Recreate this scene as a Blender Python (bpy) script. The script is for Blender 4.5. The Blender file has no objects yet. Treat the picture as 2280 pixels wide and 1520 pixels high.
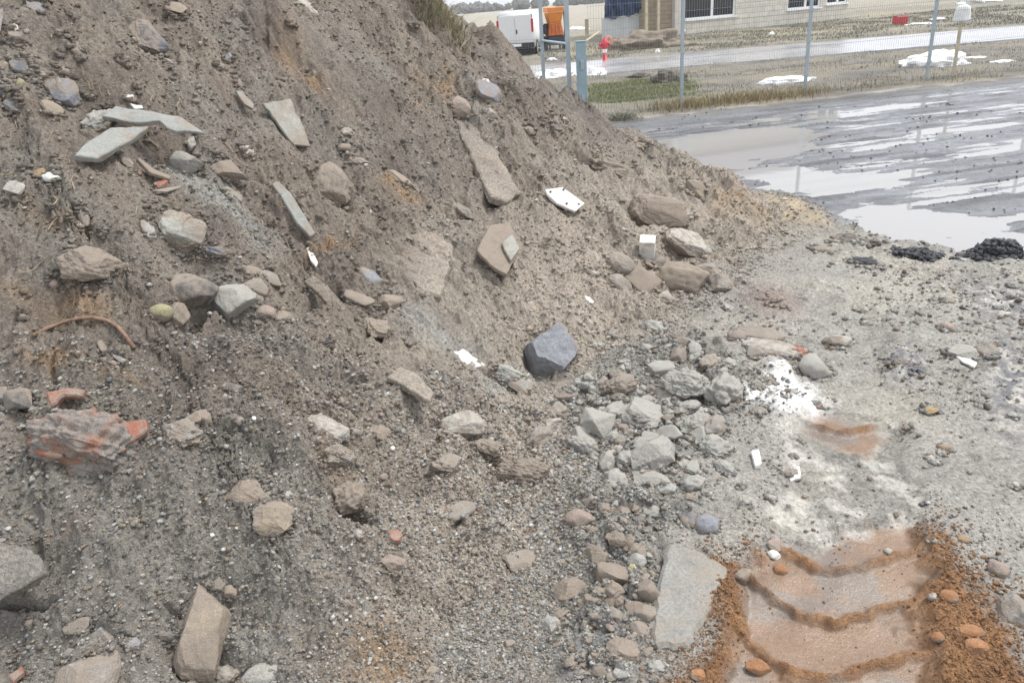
import bpy, bmesh, math, random
import numpy as np
from mathutils import Vector, Matrix, noise as mnoise

S = bpy.context.scene
COL = S.collection
# ------------------------------------------------------------------ camera
F, PITCH, ROLL, EYE = 1700.0, math.radians(23.7), math.radians(4.5), 2.0
_rt = np.array([1, 0, 0.]); _up = np.array([0, math.sin(PITCH), math.cos(PITCH)])
FW = np.array([0, math.cos(PITCH), -math.sin(PITCH)])
RT = math.cos(ROLL) * _rt - math.sin(ROLL) * _up
UP = math.sin(ROLL) * _rt + math.cos(ROLL) * _up
CAM = np.array([0, 0, EYE])
cd = bpy.data.cameras.new('camera'); co = bpy.data.objects.new('camera', cd); COL.objects.link(co)
cd.sensor_width = 36.0; cd.lens = F / 2280 * 36; cd.clip_start = .05; cd.clip_end = 3000
m = Matrix.Identity(4)
for i in range(3):
    m[i][0] = RT[i]; m[i][1] = UP[i]; m[i][2] = -FW[i]; m[i][3] = CAM[i]
co.matrix_world = m
S.camera = co
# ------------------------------------------------------------------ sky, sun, exposure
SUN_EL, SUN_AZ = math.radians(62), math.radians(75)      # azimuth clockwise from +Y
w = bpy.data.worlds.new('World'); S.world = w; w.use_nodes = True
nt = w.node_tree; nt.nodes.clear()
sky = nt.nodes.new('ShaderNodeTexSky'); sky.sky_type = 'NISHITA'; sky.sun_disc = False
sky.sun_elevation = SUN_EL; sky.sun_rotation = SUN_AZ; sky.air_density = 1.0; sky.dust_density = 3.0
hs = nt.nodes.new('ShaderNodeHueSaturation'); hs.inputs['Saturation'].default_value = .22
mx = nt.nodes.new('ShaderNodeMix'); mx.data_type = 'RGBA'; mx.inputs[0].default_value = .5
mx.inputs[7].default_value = (8.6, 8.9, 9.5, 1)          # even cloud cover over the sky
bg = nt.nodes.new('ShaderNodeBackground'); bg.inputs[1].default_value = .098
ow = nt.nodes.new('ShaderNodeOutputWorld')
nt.links.new(sky.outputs[0], hs.inputs['Color']); nt.links.new(hs.outputs[0], mx.inputs[6])
nt.links.new(mx.outputs[2], bg.inputs[0]); nt.links.new(bg.outputs[0], ow.inputs[0])
sl = bpy.data.lights.new('sun', 'SUN'); sl.energy = 1.5; sl.angle = math.radians(16); sl.color = (1, .965, .91)
so = bpy.data.objects.new('sun', sl); COL.objects.link(so)
d = Vector((math.sin(SUN_AZ) * math.cos(SUN_EL), math.cos(SUN_AZ) * math.cos(SUN_EL), math.sin(SUN_EL)))
so.rotation_euler = d.to_track_quat('Z', 'Y').to_euler(); so.location = d * 60
vs = S.view_settings; vs.view_transform = 'Standard'; vs.look = 'None'; vs.exposure = 1.1; vs.gamma = 1; vs.use_curve_mapping = False
S.cycles.max_bounces = 6; S.cycles.diffuse_bounces = 3

# ------------------------------------------------------------------ numeric helpers
def ray(px, py):
    return FW + RT * (px - 1140) / F - UP * (py - 760) / F
def flat(px, py, z=0.0):
    q = ray(px, py); t = (z - EYE) / q[2]; return CAM + t * q
def atY(px, py, Y):
    q = ray(px, py); return CAM + q * (Y / q[1])
def _h(ix, iy, seed):
    n = (ix.astype(np.int64) * 374761393 + iy.astype(np.int64) * 668265263 + seed * 974634777) & 0xffffffff
    n = ((n ^ (n >> 13)) * 1274126177) & 0xffffffff
    n = ((n ^ (n >> 16)) * 2246822519) & 0xffffffff
    return (n ^ (n >> 15)) & 0xffffffff
def _r(ix, iy, seed): return _h(ix, iy, seed) / 4294967296.0
def pn(x, y, seed=0):
    xi = np.floor(x); yi = np.floor(y); fx = x - xi; fy = y - yi
    ux = fx * fx * fx * (fx * (fx * 6 - 15) + 10); uy = fy * fy * fy * (fy * (fy * 6 - 15) + 10)
    def g(a, b):
        t = _r(xi + a, yi + b, seed) * 6.2831853
        return np.cos(t) * (fx - a) + np.sin(t) * (fy - b)
    n0 = g(0, 0) * (1 - ux) + g(1, 0) * ux; n1 = g(0, 1) * (1 - ux) + g(1, 1) * ux
    return (n0 * (1 - uy) + n1 * uy) * 1.5
def fbm(x, y, o=4, seed=0, gain=.5):
    s = 0; a = 1.0
    for k in range(o):
        s = s + a * pn(x * 2.03 ** k + 7.1 * k, y * 2.03 ** k - 3.3 * k, seed + k); a *= gain
    return s
def clods(x, y, cell, prob, seed, jag=.35):
    """height of lumps lying in a jittered grid, 0..1 (times cell) plus the id of the lump"""
    wx = x + cell * jag * pn(x / cell * 1.7, y / cell * 1.7, seed + 91)
    wy = y + cell * jag * pn(x / cell * 1.7 + 31, y / cell * 1.7, seed + 92)
    gx = np.floor(wx / cell); gy = np.floor(wy / cell)
    best = np.zeros(np.shape(x)); idn = np.zeros(np.shape(x))
    for a in (-1, 0, 1):
        for b in (-1, 0, 1):
            ix = gx + a; iy = gy + b
            on = _r(ix, iy, seed) < prob
            cx = (ix + .2 + .6 * _r(ix, iy, seed + 1)) * cell; cy = (iy + .2 + .6 * _r(ix, iy, seed + 2)) * cell
            rad = cell * (.2 + .36 * _r(ix, iy, seed + 3) ** 1.5); th = 6.2832 * _r(ix, iy, seed + 5); c_, s_ = np.cos(th), np.sin(th)
            du = (wx - cx) * c_ + (wy - cy) * s_; dv = ((wy - cy) * c_ - (wx - cx) * s_) * (1.05 + .7 * _r(ix, iy, seed + 6))
            q = 1 - np.maximum(np.maximum(np.abs(du), np.abs(dv)), np.maximum(np.abs(du + .6 * dv) * .8, np.abs(du * .5 - dv) * .85)) / rad
            v = np.where(on & (q > 0), rad * np.minimum(.62 + .45 * du / rad, np.maximum(q, 0) * 1.7), 0)
            m_ = v > best
            best = np.where(m_, v, best); idn = np.where(m_, _r(ix, iy, seed + 4), idn)
    return best, idn
def smooth(a, b, x):
    t = np.clip((x - a) / (b - a), 0, 1); return t * t * (3 - 2 * t)
def sdist(x, y, poly, closed=True):
    """signed distance to a polygon, positive inside"""
    poly = np.asarray(poly, float)[:, :2]; n = len(poly)
    best = np.full(np.shape(x), 1e9); ins = np.zeros(np.shape(x), bool); tt = np.zeros(np.shape(x)); acc = 0
    for i in range(n):
        a = poly[i]; b = poly[(i + 1) % n]; e = b - a; L = math.hypot(*e)
        t = np.clip(((x - a[0]) * e[0] + (y - a[1]) * e[1]) / L ** 2, 0, 1)
        q = np.hypot(x - a[0] - t * e[0], y - a[1] - t * e[1]); m_ = q < best
        best = np.where(m_, q, best); tt = np.where(m_, acc + t * L, tt); acc += L
        ins ^= ((a[1] > y) != (b[1] > y)) & (x < (b[0] - a[0]) * (y - a[1]) / (b[1] - a[1] + 1e-12) + a[0])
    return np.where(ins, best, -best), tt
def ppoly(pts): return [flat(*p)[:2] for p in pts]

# ------------------------------------------------------------------ tags and mesh helpers
def tag(o, label=None, cat=None, group=None, kind=None):
    if label: o['label'] = label
    if cat: o['category'] = cat
    if group: o['group'] = group
    if kind: o['kind'] = kind
    return o
def mesh_obj(name, v, f, mat=None, parent=None, smooth_=False, loc=None):
    me = bpy.data.meshes.new(name); v = np.asarray(v, np.float32)
    if isinstance(f, np.ndarray):
        k = f.shape[1]
        me.vertices.add(len(v)); me.vertices.foreach_set('co', v.ravel())
        me.loops.add(f.size); me.loops.foreach_set('vertex_index', f.astype(np.int32).ravel())
        me.polygons.add(len(f)); me.polygons.foreach_set('loop_start', np.arange(len(f), dtype=np.int32) * k)
        me.update(calc_edges=True)
    else:
        me.from_pydata(v.tolist(), [], f); me.update()
    if smooth_: me.polygons.foreach_set('use_smooth', np.ones(len(me.polygons), bool))
    if mat: me.materials.append(mat)
    o = bpy.data.objects.new(name, me); COL.objects.link(o)
    if parent: o.parent = parent
    if loc is not None: o.location = loc
    return o
def empty(name, loc, rz=0):
    o = bpy.data.objects.new(name, None); COL.objects.link(o); o.location = loc; o.rotation_euler = (0, 0, rz); o.empty_display_size = .2
    return o
class MB:
    def __init__(s): s.bm = bmesh.new()
    def box(s, c, d, rot=None, bev=0):
        r = bmesh.ops.create_cube(s.bm, size=1)['verts']
        M = Matrix.Translation(c) @ (rot.to_4x4() if rot else Matrix.Identity(4)) @ Matrix.Diagonal((d[0], d[1], d[2], 1))
        bmesh.ops.transform(s.bm, matrix=M, verts=r)
        if bev:
            es = list({e for v in r for e in v.link_edges})
            bmesh.ops.bevel(s.bm, geom=es, offset=bev, segments=2, affect='EDGES', profile=.5)
        return s
    def tube(s, pts, rad, n=8, taper=None):
        rings = []
        P_ = [Vector(p) for p in pts]
        for i, p in enumerate(P_):
            t = (P_[min(i + 1, len(P_) - 1)] - P_[max(i - 1, 0)]).normalized()
            a = t.orthogonal().normalized() if i == 0 else (A - t * A.dot(t)).normalized()
            A = a; b = t.cross(a); rr = rad if taper is None else taper[i]
            rings.append([s.bm.verts.new(p + (a * math.cos(k * 2 * math.pi / n) + b * math.sin(k * 2 * math.pi / n)) * rr) for k in range(n)])
        for i in range(len(rings) - 1):
            for k in range(n):
                s.bm.faces.new((rings[i][k], rings[i][(k + 1) % n], rings[i + 1][(k + 1) % n], rings[i + 1][k]))
        s.bm.faces.new(rings[0][::-1]); s.bm.faces.new(rings[-1])
        return s
    def prism(s, poly, vec):
        a = [s.bm.verts.new(p) for p in poly]; b = [s.bm.verts.new(Vector(p) + Vector(vec)) for p in poly]
        s.bm.faces.new(a[::-1]); s.bm.faces.new(b); n = len(a)
        for i in range(n): s.bm.faces.new((a[i], a[(i + 1) % n], b[(i + 1) % n], b[i]))
        return s
    def build(s, name, mat, parent=None, smooth_=False, loc=None):
        bmesh.ops.recalc_face_normals(s.bm, faces=s.bm.faces)
        me = bpy.data.meshes.new(name); s.bm.to_mesh(me); s.bm.free()
        if smooth_: me.polygons.foreach_set('use_smooth', np.ones(len(me.polygons), bool))
        me.materials.append(mat)
        o = bpy.data.objects.new(name, me); COL.objects.link(o)
        if parent: o.parent = parent
        if loc is not None: o.location = loc
        return o

# ------------------------------------------------------------------ materials
def newmat(name):
    mt = bpy.data.materials.new(name); mt.use_nodes = True; n = mt.node_tree; n.nodes.clear()
    o = n.nodes.new('ShaderNodeOutputMaterial'); p = n.nodes.new('ShaderNodeBsdfPrincipled')
    n.links.new(p.outputs[0], o.inputs[0]); return mt, n, p
def nz(n, scale, detail=4, vec=None, rough=.55):
    t = n.nodes.new('ShaderNodeTexNoise'); t.inputs['Scale'].default_value = scale; t.inputs['Detail'].default_value = detail
    t.inputs['Roughness'].default_value = rough
    if vec: n.links.new(vec, t.inputs['Vector'])
    return t.outputs['Fac']
def rampf(n, src, a, b, lo=0., hi=1.):
    r = n.nodes.new('ShaderNodeMapRange'); r.inputs[1].default_value = a; r.inputs[2].default_value = b
    r.inputs[3].default_value = lo; r.inputs[4].default_value = hi; n.links.new(src, r.inputs[0]); return r.outputs[0]
def mixc(n, fac, a, b, mode='MIX'):
    x = n.nodes.new('ShaderNodeMix'); x.data_type = 'RGBA'; x.blend_type = mode
    for sock, val in ((0, fac), (6, a), (7, b)):
        if isinstance(val, (int, float)): x.inputs[sock].default_value = val
        elif isinstance(val, tuple): x.inputs[sock].default_value = (*val[:3], 1)
        else: n.links.new(val, x.inputs[sock])
    return x.outputs[2]
def bump(n, p, h, strength, dist):
    b = n.nodes.new('ShaderNodeBump'); b.inputs['Strength'].default_value = strength; b.inputs['Distance'].default_value = dist
    n.links.new(h, b.inputs['Height']); n.links.new(b.outputs[0], p.inputs['Normal'])
def wpos(n):
    return n.nodes.new('ShaderNodeNewGeometry').outputs['Position']

def soil_mat(name):
    """soil: the colour and wetness come from what the ground is made of at each spot"""
    mt, n, p = newmat(name); P_ = wpos(n)
    at = n.nodes.new('ShaderNodeAttribute'); at.attribute_name = 'earth'
    ar = n.nodes.new('ShaderNodeAttribute'); ar.attribute_name = 'gloss'
    f1 = nz(n, 60, 5, P_, .7); f2 = nz(n, 240, 3, P_, .6)
    c = mixc(n, 1.0, at.outputs['Color'], mixc(n, rampf(n, ar.outputs['Fac'], .1, .5, .3, 1.), (1., 1., 1.), mixc(n, rampf(n, f1, .3, .7), (.48, .47, .46), (1.48, 1.48, 1.47))), 'MULTIPLY')
    dry = rampf(n, ar.outputs['Fac'], .15, .5)
    def both(a):
        k = n.nodes.new('ShaderNodeMath'); k.operation = 'MULTIPLY'; n.links.new(a, k.inputs[0]); n.links.new(dry, k.inputs[1]); return k.outputs[0]
    c = mixc(n, both(rampf(n, f2, .61, .70, 0, .65)), c, (.5, .47, .42))
    c = mixc(n, both(rampf(n, nz(n, 170, 3, P_), .65, .74, 0, .6)), c, (.06, .05, .042))
    n.links.new(c, p.inputs['Base Color'])
    r = n.nodes.new('ShaderNodeMath'); r.operation = 'MULTIPLY_ADD'; r.use_clamp = True
    n.links.new(f1, r.inputs[0]); r.inputs[1].default_value = .25; n.links.new(ar.outputs['Fac'], r.inputs[2])
    n.links.new(r.outputs[0], p.inputs['Roughness'])
    h = n.nodes.new('ShaderNodeMath'); h.operation = 'ADD'; n.links.new(f1, h.inputs[0]); n.links.new(nz(n, 150, 3, P_, .75), h.inputs[1])
    bump(n, p, h.outputs[0], .9, .02)
    bn = [q for q in n.nodes if q.type == 'BUMP'][0]; n.links.new(rampf(n, ar.outputs['Fac'], .05, .55, .10, 1.), bn.inputs['Strength'])
    return mt
def stone_mat(name, c1, c2, rough=.8, sc=30, dirt=.35, dirtc=(.225, .188, .152), speck=.3):
    mt, n, p = newmat(name); P_ = wpos(n)
    a = nz(n, sc, 6, P_, .65); b = nz(n, sc * 6, 4, P_, .7)
    c = mixc(n, rampf(n, a, .32, .68), c1, c2)
    c = mixc(n, 1., c, mixc(n, rampf(n, b, .3, .7), (1 - speck,) * 3, (1 + speck,) * 3), 'MULTIPLY')
    c = mixc(n, rampf(n, nz(n, sc * .45, 5, P_, .7), .62 - dirt * .35, .74 - dirt * .3, 0, .95), c, mixc(n, b, tuple(q * .6 for q in dirtc), tuple(q * 1.45 for q in dirtc)))
    sa = n.nodes.new('ShaderNodeAttribute'); sa.attribute_name = 'caked'; ad = n.nodes.new('ShaderNodeMath'); ad.operation = 'MULTIPLY_ADD'
    n.links.new(nz(n, 38, 5, P_, .7), ad.inputs[0]); ad.inputs[1].default_value = 1.3; n.links.new(sa.outputs['Fac'], ad.inputs[2])
    c = mixc(n, rampf(n, ad.outputs[0], 1.02, 1.22, 0, .97), c, mixc(n, b, tuple(q * .5 for q in dirtc), tuple(q * 1.6 for q in dirtc)))
    n.links.new(c, p.inputs['Base Color']); p.inputs['Roughness'].default_value = rough
    h = n.nodes.new('ShaderNodeMath'); h.operation = 'ADD'; n.links.new(a, h.inputs[0]); n.links.new(b, h.inputs[1])
    bump(n, p, h.outputs[0], .6, .008)
    return mt
def plain(name, c, rough=.6, metal=0, var=.15, sc=8, bmp=0.):
    mt, n, p = newmat(name); P_ = wpos(n); a = nz(n, sc, 5, P_, .65)
    cc = mixc(n, 1., c, mixc(n, rampf(n, a, .3, .7), (1 - var,) * 3, (1 + var,) * 3), 'MULTIPLY')
    n.links.new(cc, p.inputs['Base Color']); p.inputs['Roughness'].default_value = rough; p.inputs['Metallic'].default_value = metal
    if bmp: bump(n, p, a, .5, bmp)
    return mt
# ------------------------------------------------------------------ the bigger stones, as seen
# px, py, width, height, turn, shape, material, label
BIG = [
 (328, 80, 92, 72, 38, 'cob', 'slate', 'dark slate boulder half buried near the top of the heap above a black hollow'),
 (131, 191, 86, 64, 5, 'cob', 'blue', 'rounded blue grey rock with a pale top among the pebbles at the upper left'),
 (24, 232, 52, 34, 25, 'cob', 'slate', 'dark wet slate stone below the blue grey rock, at the left edge'),
 (6, 202, 34, 36, 0, 'cob', 'slate', 'dark stone cut by the left picture edge above the wet slate stone'),
 (8, 145, 34, 32, 0, 'cob', 'olive', 'yellow green stone at the left edge of the pebble patch'),
 (46, 184, 38, 34, 20, 'angular', 'olive', 'small ochre green angular stone left of the blue grey rock'),
 (14, 180, 36, 24, 0, 'cob', 'tan', 'flat tan stone touching the ochre green angular stone'),
 (52, 145, 60, 24, 8, 'slab', 'slate', 'long dark stone above the blue grey rock'),
 (36, 78, 30, 34, 60, 'cob', 'dark', 'small dark stone under a white pebble near the top left corner'),
 (34, 60, 17, 18, 0, 'round', 'white', 'round white pebble above the small dark stone, top left corner'),
 (142, 155, 44, 22, 8, 'slab', 'grey', 'flat grey stone leaning on the top of the blue grey rock'),
 (116, 236, 42, 22, 5, 'slab', 'tan', 'tan flat stone just under the blue grey rock'),
 (146, 84, 30, 18, -8, 'angular', 'white', 'white chalky stone lying alone above the flat grey stone'),
 (205, 213, 22, 15, 0, 'round', 'pink', 'small pink stone to the right of the blue grey rock'),
 (290, 215, 24, 17, 8, 'cob', 'white', 'white pebble just above the bent grey roofing sheet'),
 (80, 10, 40, 22, 0, 'slab', 'blue', 'pale blue grey slab piece at the very top left'),
 (222, 262, 76, 46, -28, 'lump', 'conc', 'crumbling concrete lump behind the bent grey roofing sheet'),
 (432, 316, 30, 38, 10, 'angular', 'pale', 'upright pale block under the right end of the roofing sheet'),
 (414, 355, 54, 50, -10, 'angular', 'conc', 'blocky grey concrete piece below the roofing sheet'),
 (280, 354, 28, 18, 25, 'slab', 'pale', 'pale flake below the leaning grey board'),
 (313, 386, 18, 16, 0, 'cob', 'red', 'tiny dark red crumb left of the red brick piece'),
 (357, 407, 32, 36, 20, 'angular', 'red', 'bright red brick piece below the thin slat'),
 (507, 370, 80, 52, 22, 'angular', 'brown', 'brown stone with a shadowed underside right of the concrete piece'),
 (551, 331, 36, 20, 28, 'slab', 'pale', 'pale flake below the long grey green tile'),
 (508, 126, 24, 26, 20, 'cob', 'blue', 'small blue stone on its own right of the slate boulder'),
 (682, 13, 56, 22, 32, 'slab', 'pale', 'pale elongated stone at the top edge of the picture'),
 (393, 14, 44, 22, 20, 'slab', 'tan', 'tan oblong stone at the top edge left of the pale elongated stone'),
 (96, 390, 66, 36, 12, 'cob', 'ochre', 'ochre stone with dirt round it below the leaning board'),
 (112, 392, 34, 22, 20, 'cob', 'white', 'white stone set against the ochre stone'),
 (405, 498, 122, 96, 15, 'cob', 'tile', 'big grey green concrete boulder sunk in the slope'),
 (330, 498, 26, 70, 4, 'slab', 'tile', 'narrow upright slab left of the grey green boulder'),
 (208, 572, 160, 82, 8, 'cob', 'grey', 'broad grey brown boulder sunk in the slope above the ochre soil'),
 (512, 652, 88, 104, 72, 'angular', 'conc', 'light craggy rock standing at the ledge of stones'),
 (435, 632, 84, 110, 80, 'angular', 'dark', 'dark conglomerate rock left of the light craggy rock'),
 (396, 690, 48, 50, 30, 'angular', 'tan', 'tan stone at the foot of the dark conglomerate rock'),
 (358, 688, 32, 48, 85, 'round', 'olive', 'oval yellow green pebble left of the tan stone'),
 (570, 634, 44, 54, 70, 'cob', 'grey', 'grey stone right of the light craggy rock'),
 (592, 690, 42, 30, 0, 'round', 'pink', 'pinkish rounded stone below the grey stone at the ledge'),
 (482, 556, 70, 26, 15, 'lump', 'slate', 'dark bluish clod above the light craggy rock'),
 (560, 600, 60, 20, 20, 'slab', 'grey', 'thin grey stone lying above the light craggy rock'),
 (732, 757, 30, 18, 10, 'cob', 'coal', 'small black stone in the middle of the slope'),
 (38, 880, 84, 50, 8, 'angular', 'dark', 'dark grey rock at the left edge above the brick masonry chunk'),
 (8, 872, 40, 36, 0, 'cob', 'grey', 'grey stone at the left edge touching the dark grey rock'),
 (402, 956, 92, 60, 15, 'lump', 'grey', 'grey crusted lump right of the brick masonry chunk'),
 (443, 922, 32, 48, 80, 'cob', 'tan', 'upright tan stone behind the grey crusted lump'),
 (520, 860, 62, 28, 8, 'cob', 'dark', 'dark stone flush with the soil in the middle left'),
 (728, 946, 104, 66, 12, 'cob', 'pale', 'light grey rock above a crusted sandy lump on the lower slope'),
 (752, 1006, 100, 54, 10, 'lump', 'grey', 'crusted sandy lump under the light grey rock'),
 (845, 960, 70, 44, 10, 'lump', 'brown', 'brown clod right of the light grey rock'),
 (552, 1080, 108, 76, 25, 'cob', 'brown', 'tan brown rock half buried above its rounded neighbour'),
 (610, 1141, 98, 76, 8, 'cob', 'tan', 'rounded tan rock resting below the half buried brown rock'),
 (640, 1097, 26, 22, 0, 'lump', 'pale', 'pale crumb lying between the two tan brown rocks'),
 (780, 1092, 78, 90, 50, 'lump', 'soil', 'cracked brown clod right of the rounded tan rock'),
 (452, 1385, 215, 120, 84, 'angular', 'tan', 'large yellowish grey angular rock standing in the foreground'),
 (475, 1290, 54, 28, 12, 'slab', 'grey', 'flat grey stone behind the top of the yellowish angular rock'),
 (513, 1311, 30, 28, 0, 'cob', 'tan', 'little tan stone behind the yellowish angular rock'),
 (235, 1412, 74, 52, 22, 'angular', 'grey', 'grey faceted stone above the dark grey block in the foreground'),
 (172, 1386, 56, 28, -8, 'slab', 'grey', 'flat grey stone left of the grey faceted stone'),
 (300, 1428, 50, 32, 5, 'round', 'blue', 'bluish pebble right of the grey faceted stone'),
 (376, 1410, 46, 22, 0, 'cob', 'dark', 'dark pebble left of the yellowish angular rock'),
 (158, 1448, 22, 20, 0, 'round', 'grey', 'tiny grey pebble beside the dark grey block'),
 (196, 1490, 150, 130, -15, 'slab', 'grey', 'dark grey block cut by the bottom edge'),
 (500, 1498, 90, 66, 10, 'lump', 'pale', 'pale rough lump at the bottom edge under the yellowish rock'),
 (580, 1500, 80, 60, -10, 'lump', 'conc', 'grey rough lump at the bottom edge right of the pale one'),
 (875, 1188, 28, 34, 70, 'cob', 'red', 'pinkish red brick crumb on the gravelly soil'),
 (796, 1185, 26, 26, 20, 'angular', 'pale', 'pale chip left of the pinkish red brick crumb'),
 (878, 1245, 60, 36, 15, 'cob', 'pink', 'mauve stone below the pinkish red brick crumb'),
 (1160, 1240, 46, 50, 60, 'slab', 'grey', 'flat grey stone in the gravelly soil, lower middle'),
 (1020, 1130, 76, 34, -25, 'slab', 'grey', 'flat dusty stone at the edge of the gravelly soil'),
 (870, 668, 58, 38, -12, 'angular', 'tan', 'light tan stone below the flat dirt covered slab'),
 (800, 660, 70, 26, 22, 'slab', 'brown', 'dark edged stone left of the light tan stone'),
 (834, 722, 60, 56, 0, 'lump', 'tan', 'yellowish crumbly lump below the light tan stone'),
 (824, 612, 40, 52, 70, 'slab', 'blue', 'pale blue stone left of the flat dirt covered slab'),
 (1222, 778, 106, 126, 58, 'angular', 'bluerock', 'big blue grey rock with a dark underside in the centre right'),
 (1028, 932, 112, 58, -8, 'cob', 'pale', 'smooth pale oval rock in the lower middle'),
 (1130, 826, 64, 40, 20, 'lump', 'conc', 'grey green clod below the white tile'),
 (1158, 854, 50, 24, 30, 'slab', 'grey', 'flat grey chip under the grey green clod'),
 (1085, 990, 60, 40, 10, 'lump', 'brown', 'brown clod right of the smooth oval rock'),
 (1165, 1035, 120, 70, 10, 'lump', 'soil', 'sandy soil clod with a dark crack beneath it'),
 (995, 1025, 70, 46, 0, 'lump', 'grey', 'sandy grey clod left of the cracked soil clod'),
 (1530, 538, 128, 66, 10, 'cob', 'pale', 'big pale cobble beside the white block'),
 (1522, 612, 84, 104, 55, 'cob', 'tan', 'cone shaped tan rock under the big pale cobble'),
 (1565, 600, 58, 54, 20, 'cob', 'grey', 'rounded cobble right of the cone shaped rock'),
 (1602, 628, 58, 56, 0, 'cob', 'grey', 'outermost rounded cobble right of the cone shaped rock'),
 (1380, 580, 62, 48, 15, 'round', 'grey', 'rounded grey cobble left of the white block'),
 (1376, 628, 50, 44, 25, 'round', 'grey', 'smaller rounded cobble below the grey one, left of the brown flat stone'),
 (1424, 612, 84, 52, 42, 'slab', 'brown', 'brown flat stone leaning below the white block'),
 (1466, 582, 40, 40, 0, 'round', 'dark', 'dark cobble wedged between the white block and the cone shaped rock'),
 (1478, 660, 54, 40, 10, 'angular', 'pale', 'pale chunk below the cone shaped rock'),
 (1545, 414, 46, 52, 80, 'cob', 'tan', 'tan boulder on the right edge of the heap'),
 (1424, 322, 46, 24, 10, 'lump', 'ochre', 'yellow clod on the skyline of the heap'),
 (1022, 232, 50, 46, 20, 'round', 'pink', 'pale rounded stone high on the slope'),
 (1086, 192, 40, 66, 70, 'slab', 'blue', 'pale bluish stone high on the slope near the edge'),
 (770, 325, 34, 18, 0, 'round', 'tan', 'pale tan pebble in the upper middle slope'),
 (770, 292, 32, 24, 20, 'angular', 'pale', 'pale angular stone above the tan pebble'),
 (742, 396, 92, 92, 20, 'cob', 'brown', 'round brown boulder coated in soil'),
 (798, 355, 50, 24, 10, 'cob', 'brown', 'brown stone with a dark hollow above the round boulder'),
 (886, 394, 44, 22, 28, 'slab', 'tan', 'small tan slab sticking out of the upper middle slope'),
 (1080, 182, 22, 16, 0, 'round', 'white', 'white pebble near the edge high on the slope'),
 (1480, 466, 160, 44, 12, 'slab', 'brown', 'long soil coated ledge of rock on the right flank of the heap'),
 (1365, 372, 110, 46, 15, 'lump', 'soil', 'dark overhanging soil clod below the skyline'),
 (1525, 760, 66, 34, -5, 'cob', 'grey', 'grey cobble above the concrete rubble'),
 (1642, 746, 48, 30, 5, 'round', 'grey', 'grey pebble left of the long pale stone'),
 (1718, 772, 112, 36, 18, 'slab', 'pale', 'long pale stone pointing to the red crumbs'),
 (1690, 742, 100, 30, 14, 'slab', 'grey', 'long grey stone behind the long pale stone'),
 (1868, 756, 52, 34, -10, 'cob', 'pale', 'pale stone lying alone right of the red crumbs'),
 (1780, 782, 58, 30, -30, 'lump', 'red', 'crumbled red brick lump at the end of the long pale stone'),
 (2108, 726, 34, 26, 0, 'round', 'pink', 'round pink stone at the dark hollow in the pale ground'),
 (2140, 782, 74, 44, 0, 'cob', 'conc', 'pale concrete lump with a white scrap below it'),
 (2198, 780, 52, 40, 0, 'cob', 'grey', 'grey lump right of the pale concrete lump'),
 (1885, 532, 76, 40, 8, 'lump', 'dark', 'dark grey clod at the edge of the wet yard'),
 (1930, 540, 60, 30, 8, 'lump', 'dark', 'smaller dark clod right of the clod at the yard edge'),
 (1835, 552, 56, 20, 5, 'slab', 'brown', 'flat brown clod below the dark clods'),
 (1925, 582, 76, 28, 15, 'lump', 'coal', 'black clod in the pale churned ground'),
 (2068, 912, 44, 18, -3, 'cob', 'ochre', 'bright orange flat stone on the pale ground'),
 (2106, 994, 30, 16, 0, 'round', 'ochre', 'ochre pebble below the bright orange stone'),
 (2144, 1197, 26, 20, 5, 'round', 'ochre', 'yellow ochre pebble above the brown ball shaped stone'),
 (2222, 1262, 42, 42, 0, 'round', 'pink', 'brown ball shaped stone near the right edge'),
 (2262, 1355, 90, 80, 10, 'cob', 'grey', 'grey boulder cut by the right picture edge'),
 (2160, 1400, 60, 30, 0, 'round', 'orange', 'orange mud ball, upper one of the pair right of the tyre print'),
 (2172, 1432, 52, 34, 0, 'round', 'orange', 'orange mud ball, lower one of the pair right of the tyre print'),
 (2088, 1414, 32, 22, 0, 'round', 'orange', 'small orange mud ball left of the pair'),
 (2076, 1326, 30, 22, 0, 'angular', 'pale', 'pale chip pressed into the orange mud'),
 (2112, 1322, 44, 30, 10, 'round', 'orange', 'orange lump right of the pale chip'),
 (1656, 1276, 34, 42, 60, 'cob', 'tan', 'tan stone at the corner of the concrete slab and the orange mud'),
 (1738, 1264, 34, 26, 10, 'round', 'orange', 'orange lump at the far rim of the mud'),
 (1574, 1162, 40, 50, 80, 'round', 'blue', 'dark blue round pebble above the concrete slab'),
 (1536, 1156, 36, 42, 85, 'round', 'slate', 'dark pebble left of the blue round pebble'),
 (1412, 1259, 46, 34, -15, 'angular', 'lemon', 'pale yellow stone left of the concrete slab'),
 (1360, 1272, 80, 62, 20, 'angular', 'brown', 'dark brown faceted stone left of the pale yellow stone'),
 (1268, 1308, 86, 56, -10, 'cob', 'brown', 'brown stone with soil on it left of the faceted stone'),
 (1442, 1305, 38, 52, 70, 'angular', 'grey', 'grey split stone beside the concrete slab, upper one of two'),
 (1434, 1358, 42, 54, 80, 'cob', 'grey', 'grey split stone beside the concrete slab, lower one of two'),
 (1386, 1442, 66, 58, 0, 'cob', 'brown', 'brown flat stone left of the concrete slab foot'),
 (1380, 1494, 40, 26, 0, 'cob', 'conc', 'grey stone at the bottom edge left of the orange mud'),
 (1722, 1232, 26, 24, 0, 'round', 'white', 'white pebble at the rim of the orange mud'),
 (1728, 1208, 34, 22, -30, 'slab', 'pink', 'pink scrap behind the white pebble'),
 (1290, 1150, 44, 58, 75, 'angular', 'pink', 'brown red standing stone left of the dark pebbles'),
 (1556, 1500, 36, 28, 0, 'cob', 'orange', 'orange brown stone at the bottom edge of the mud'),
 (1688, 1478, 34, 56, 80, 'cob', 'orange', 'upright orange clod at the left rim of the tyre print'),
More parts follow.
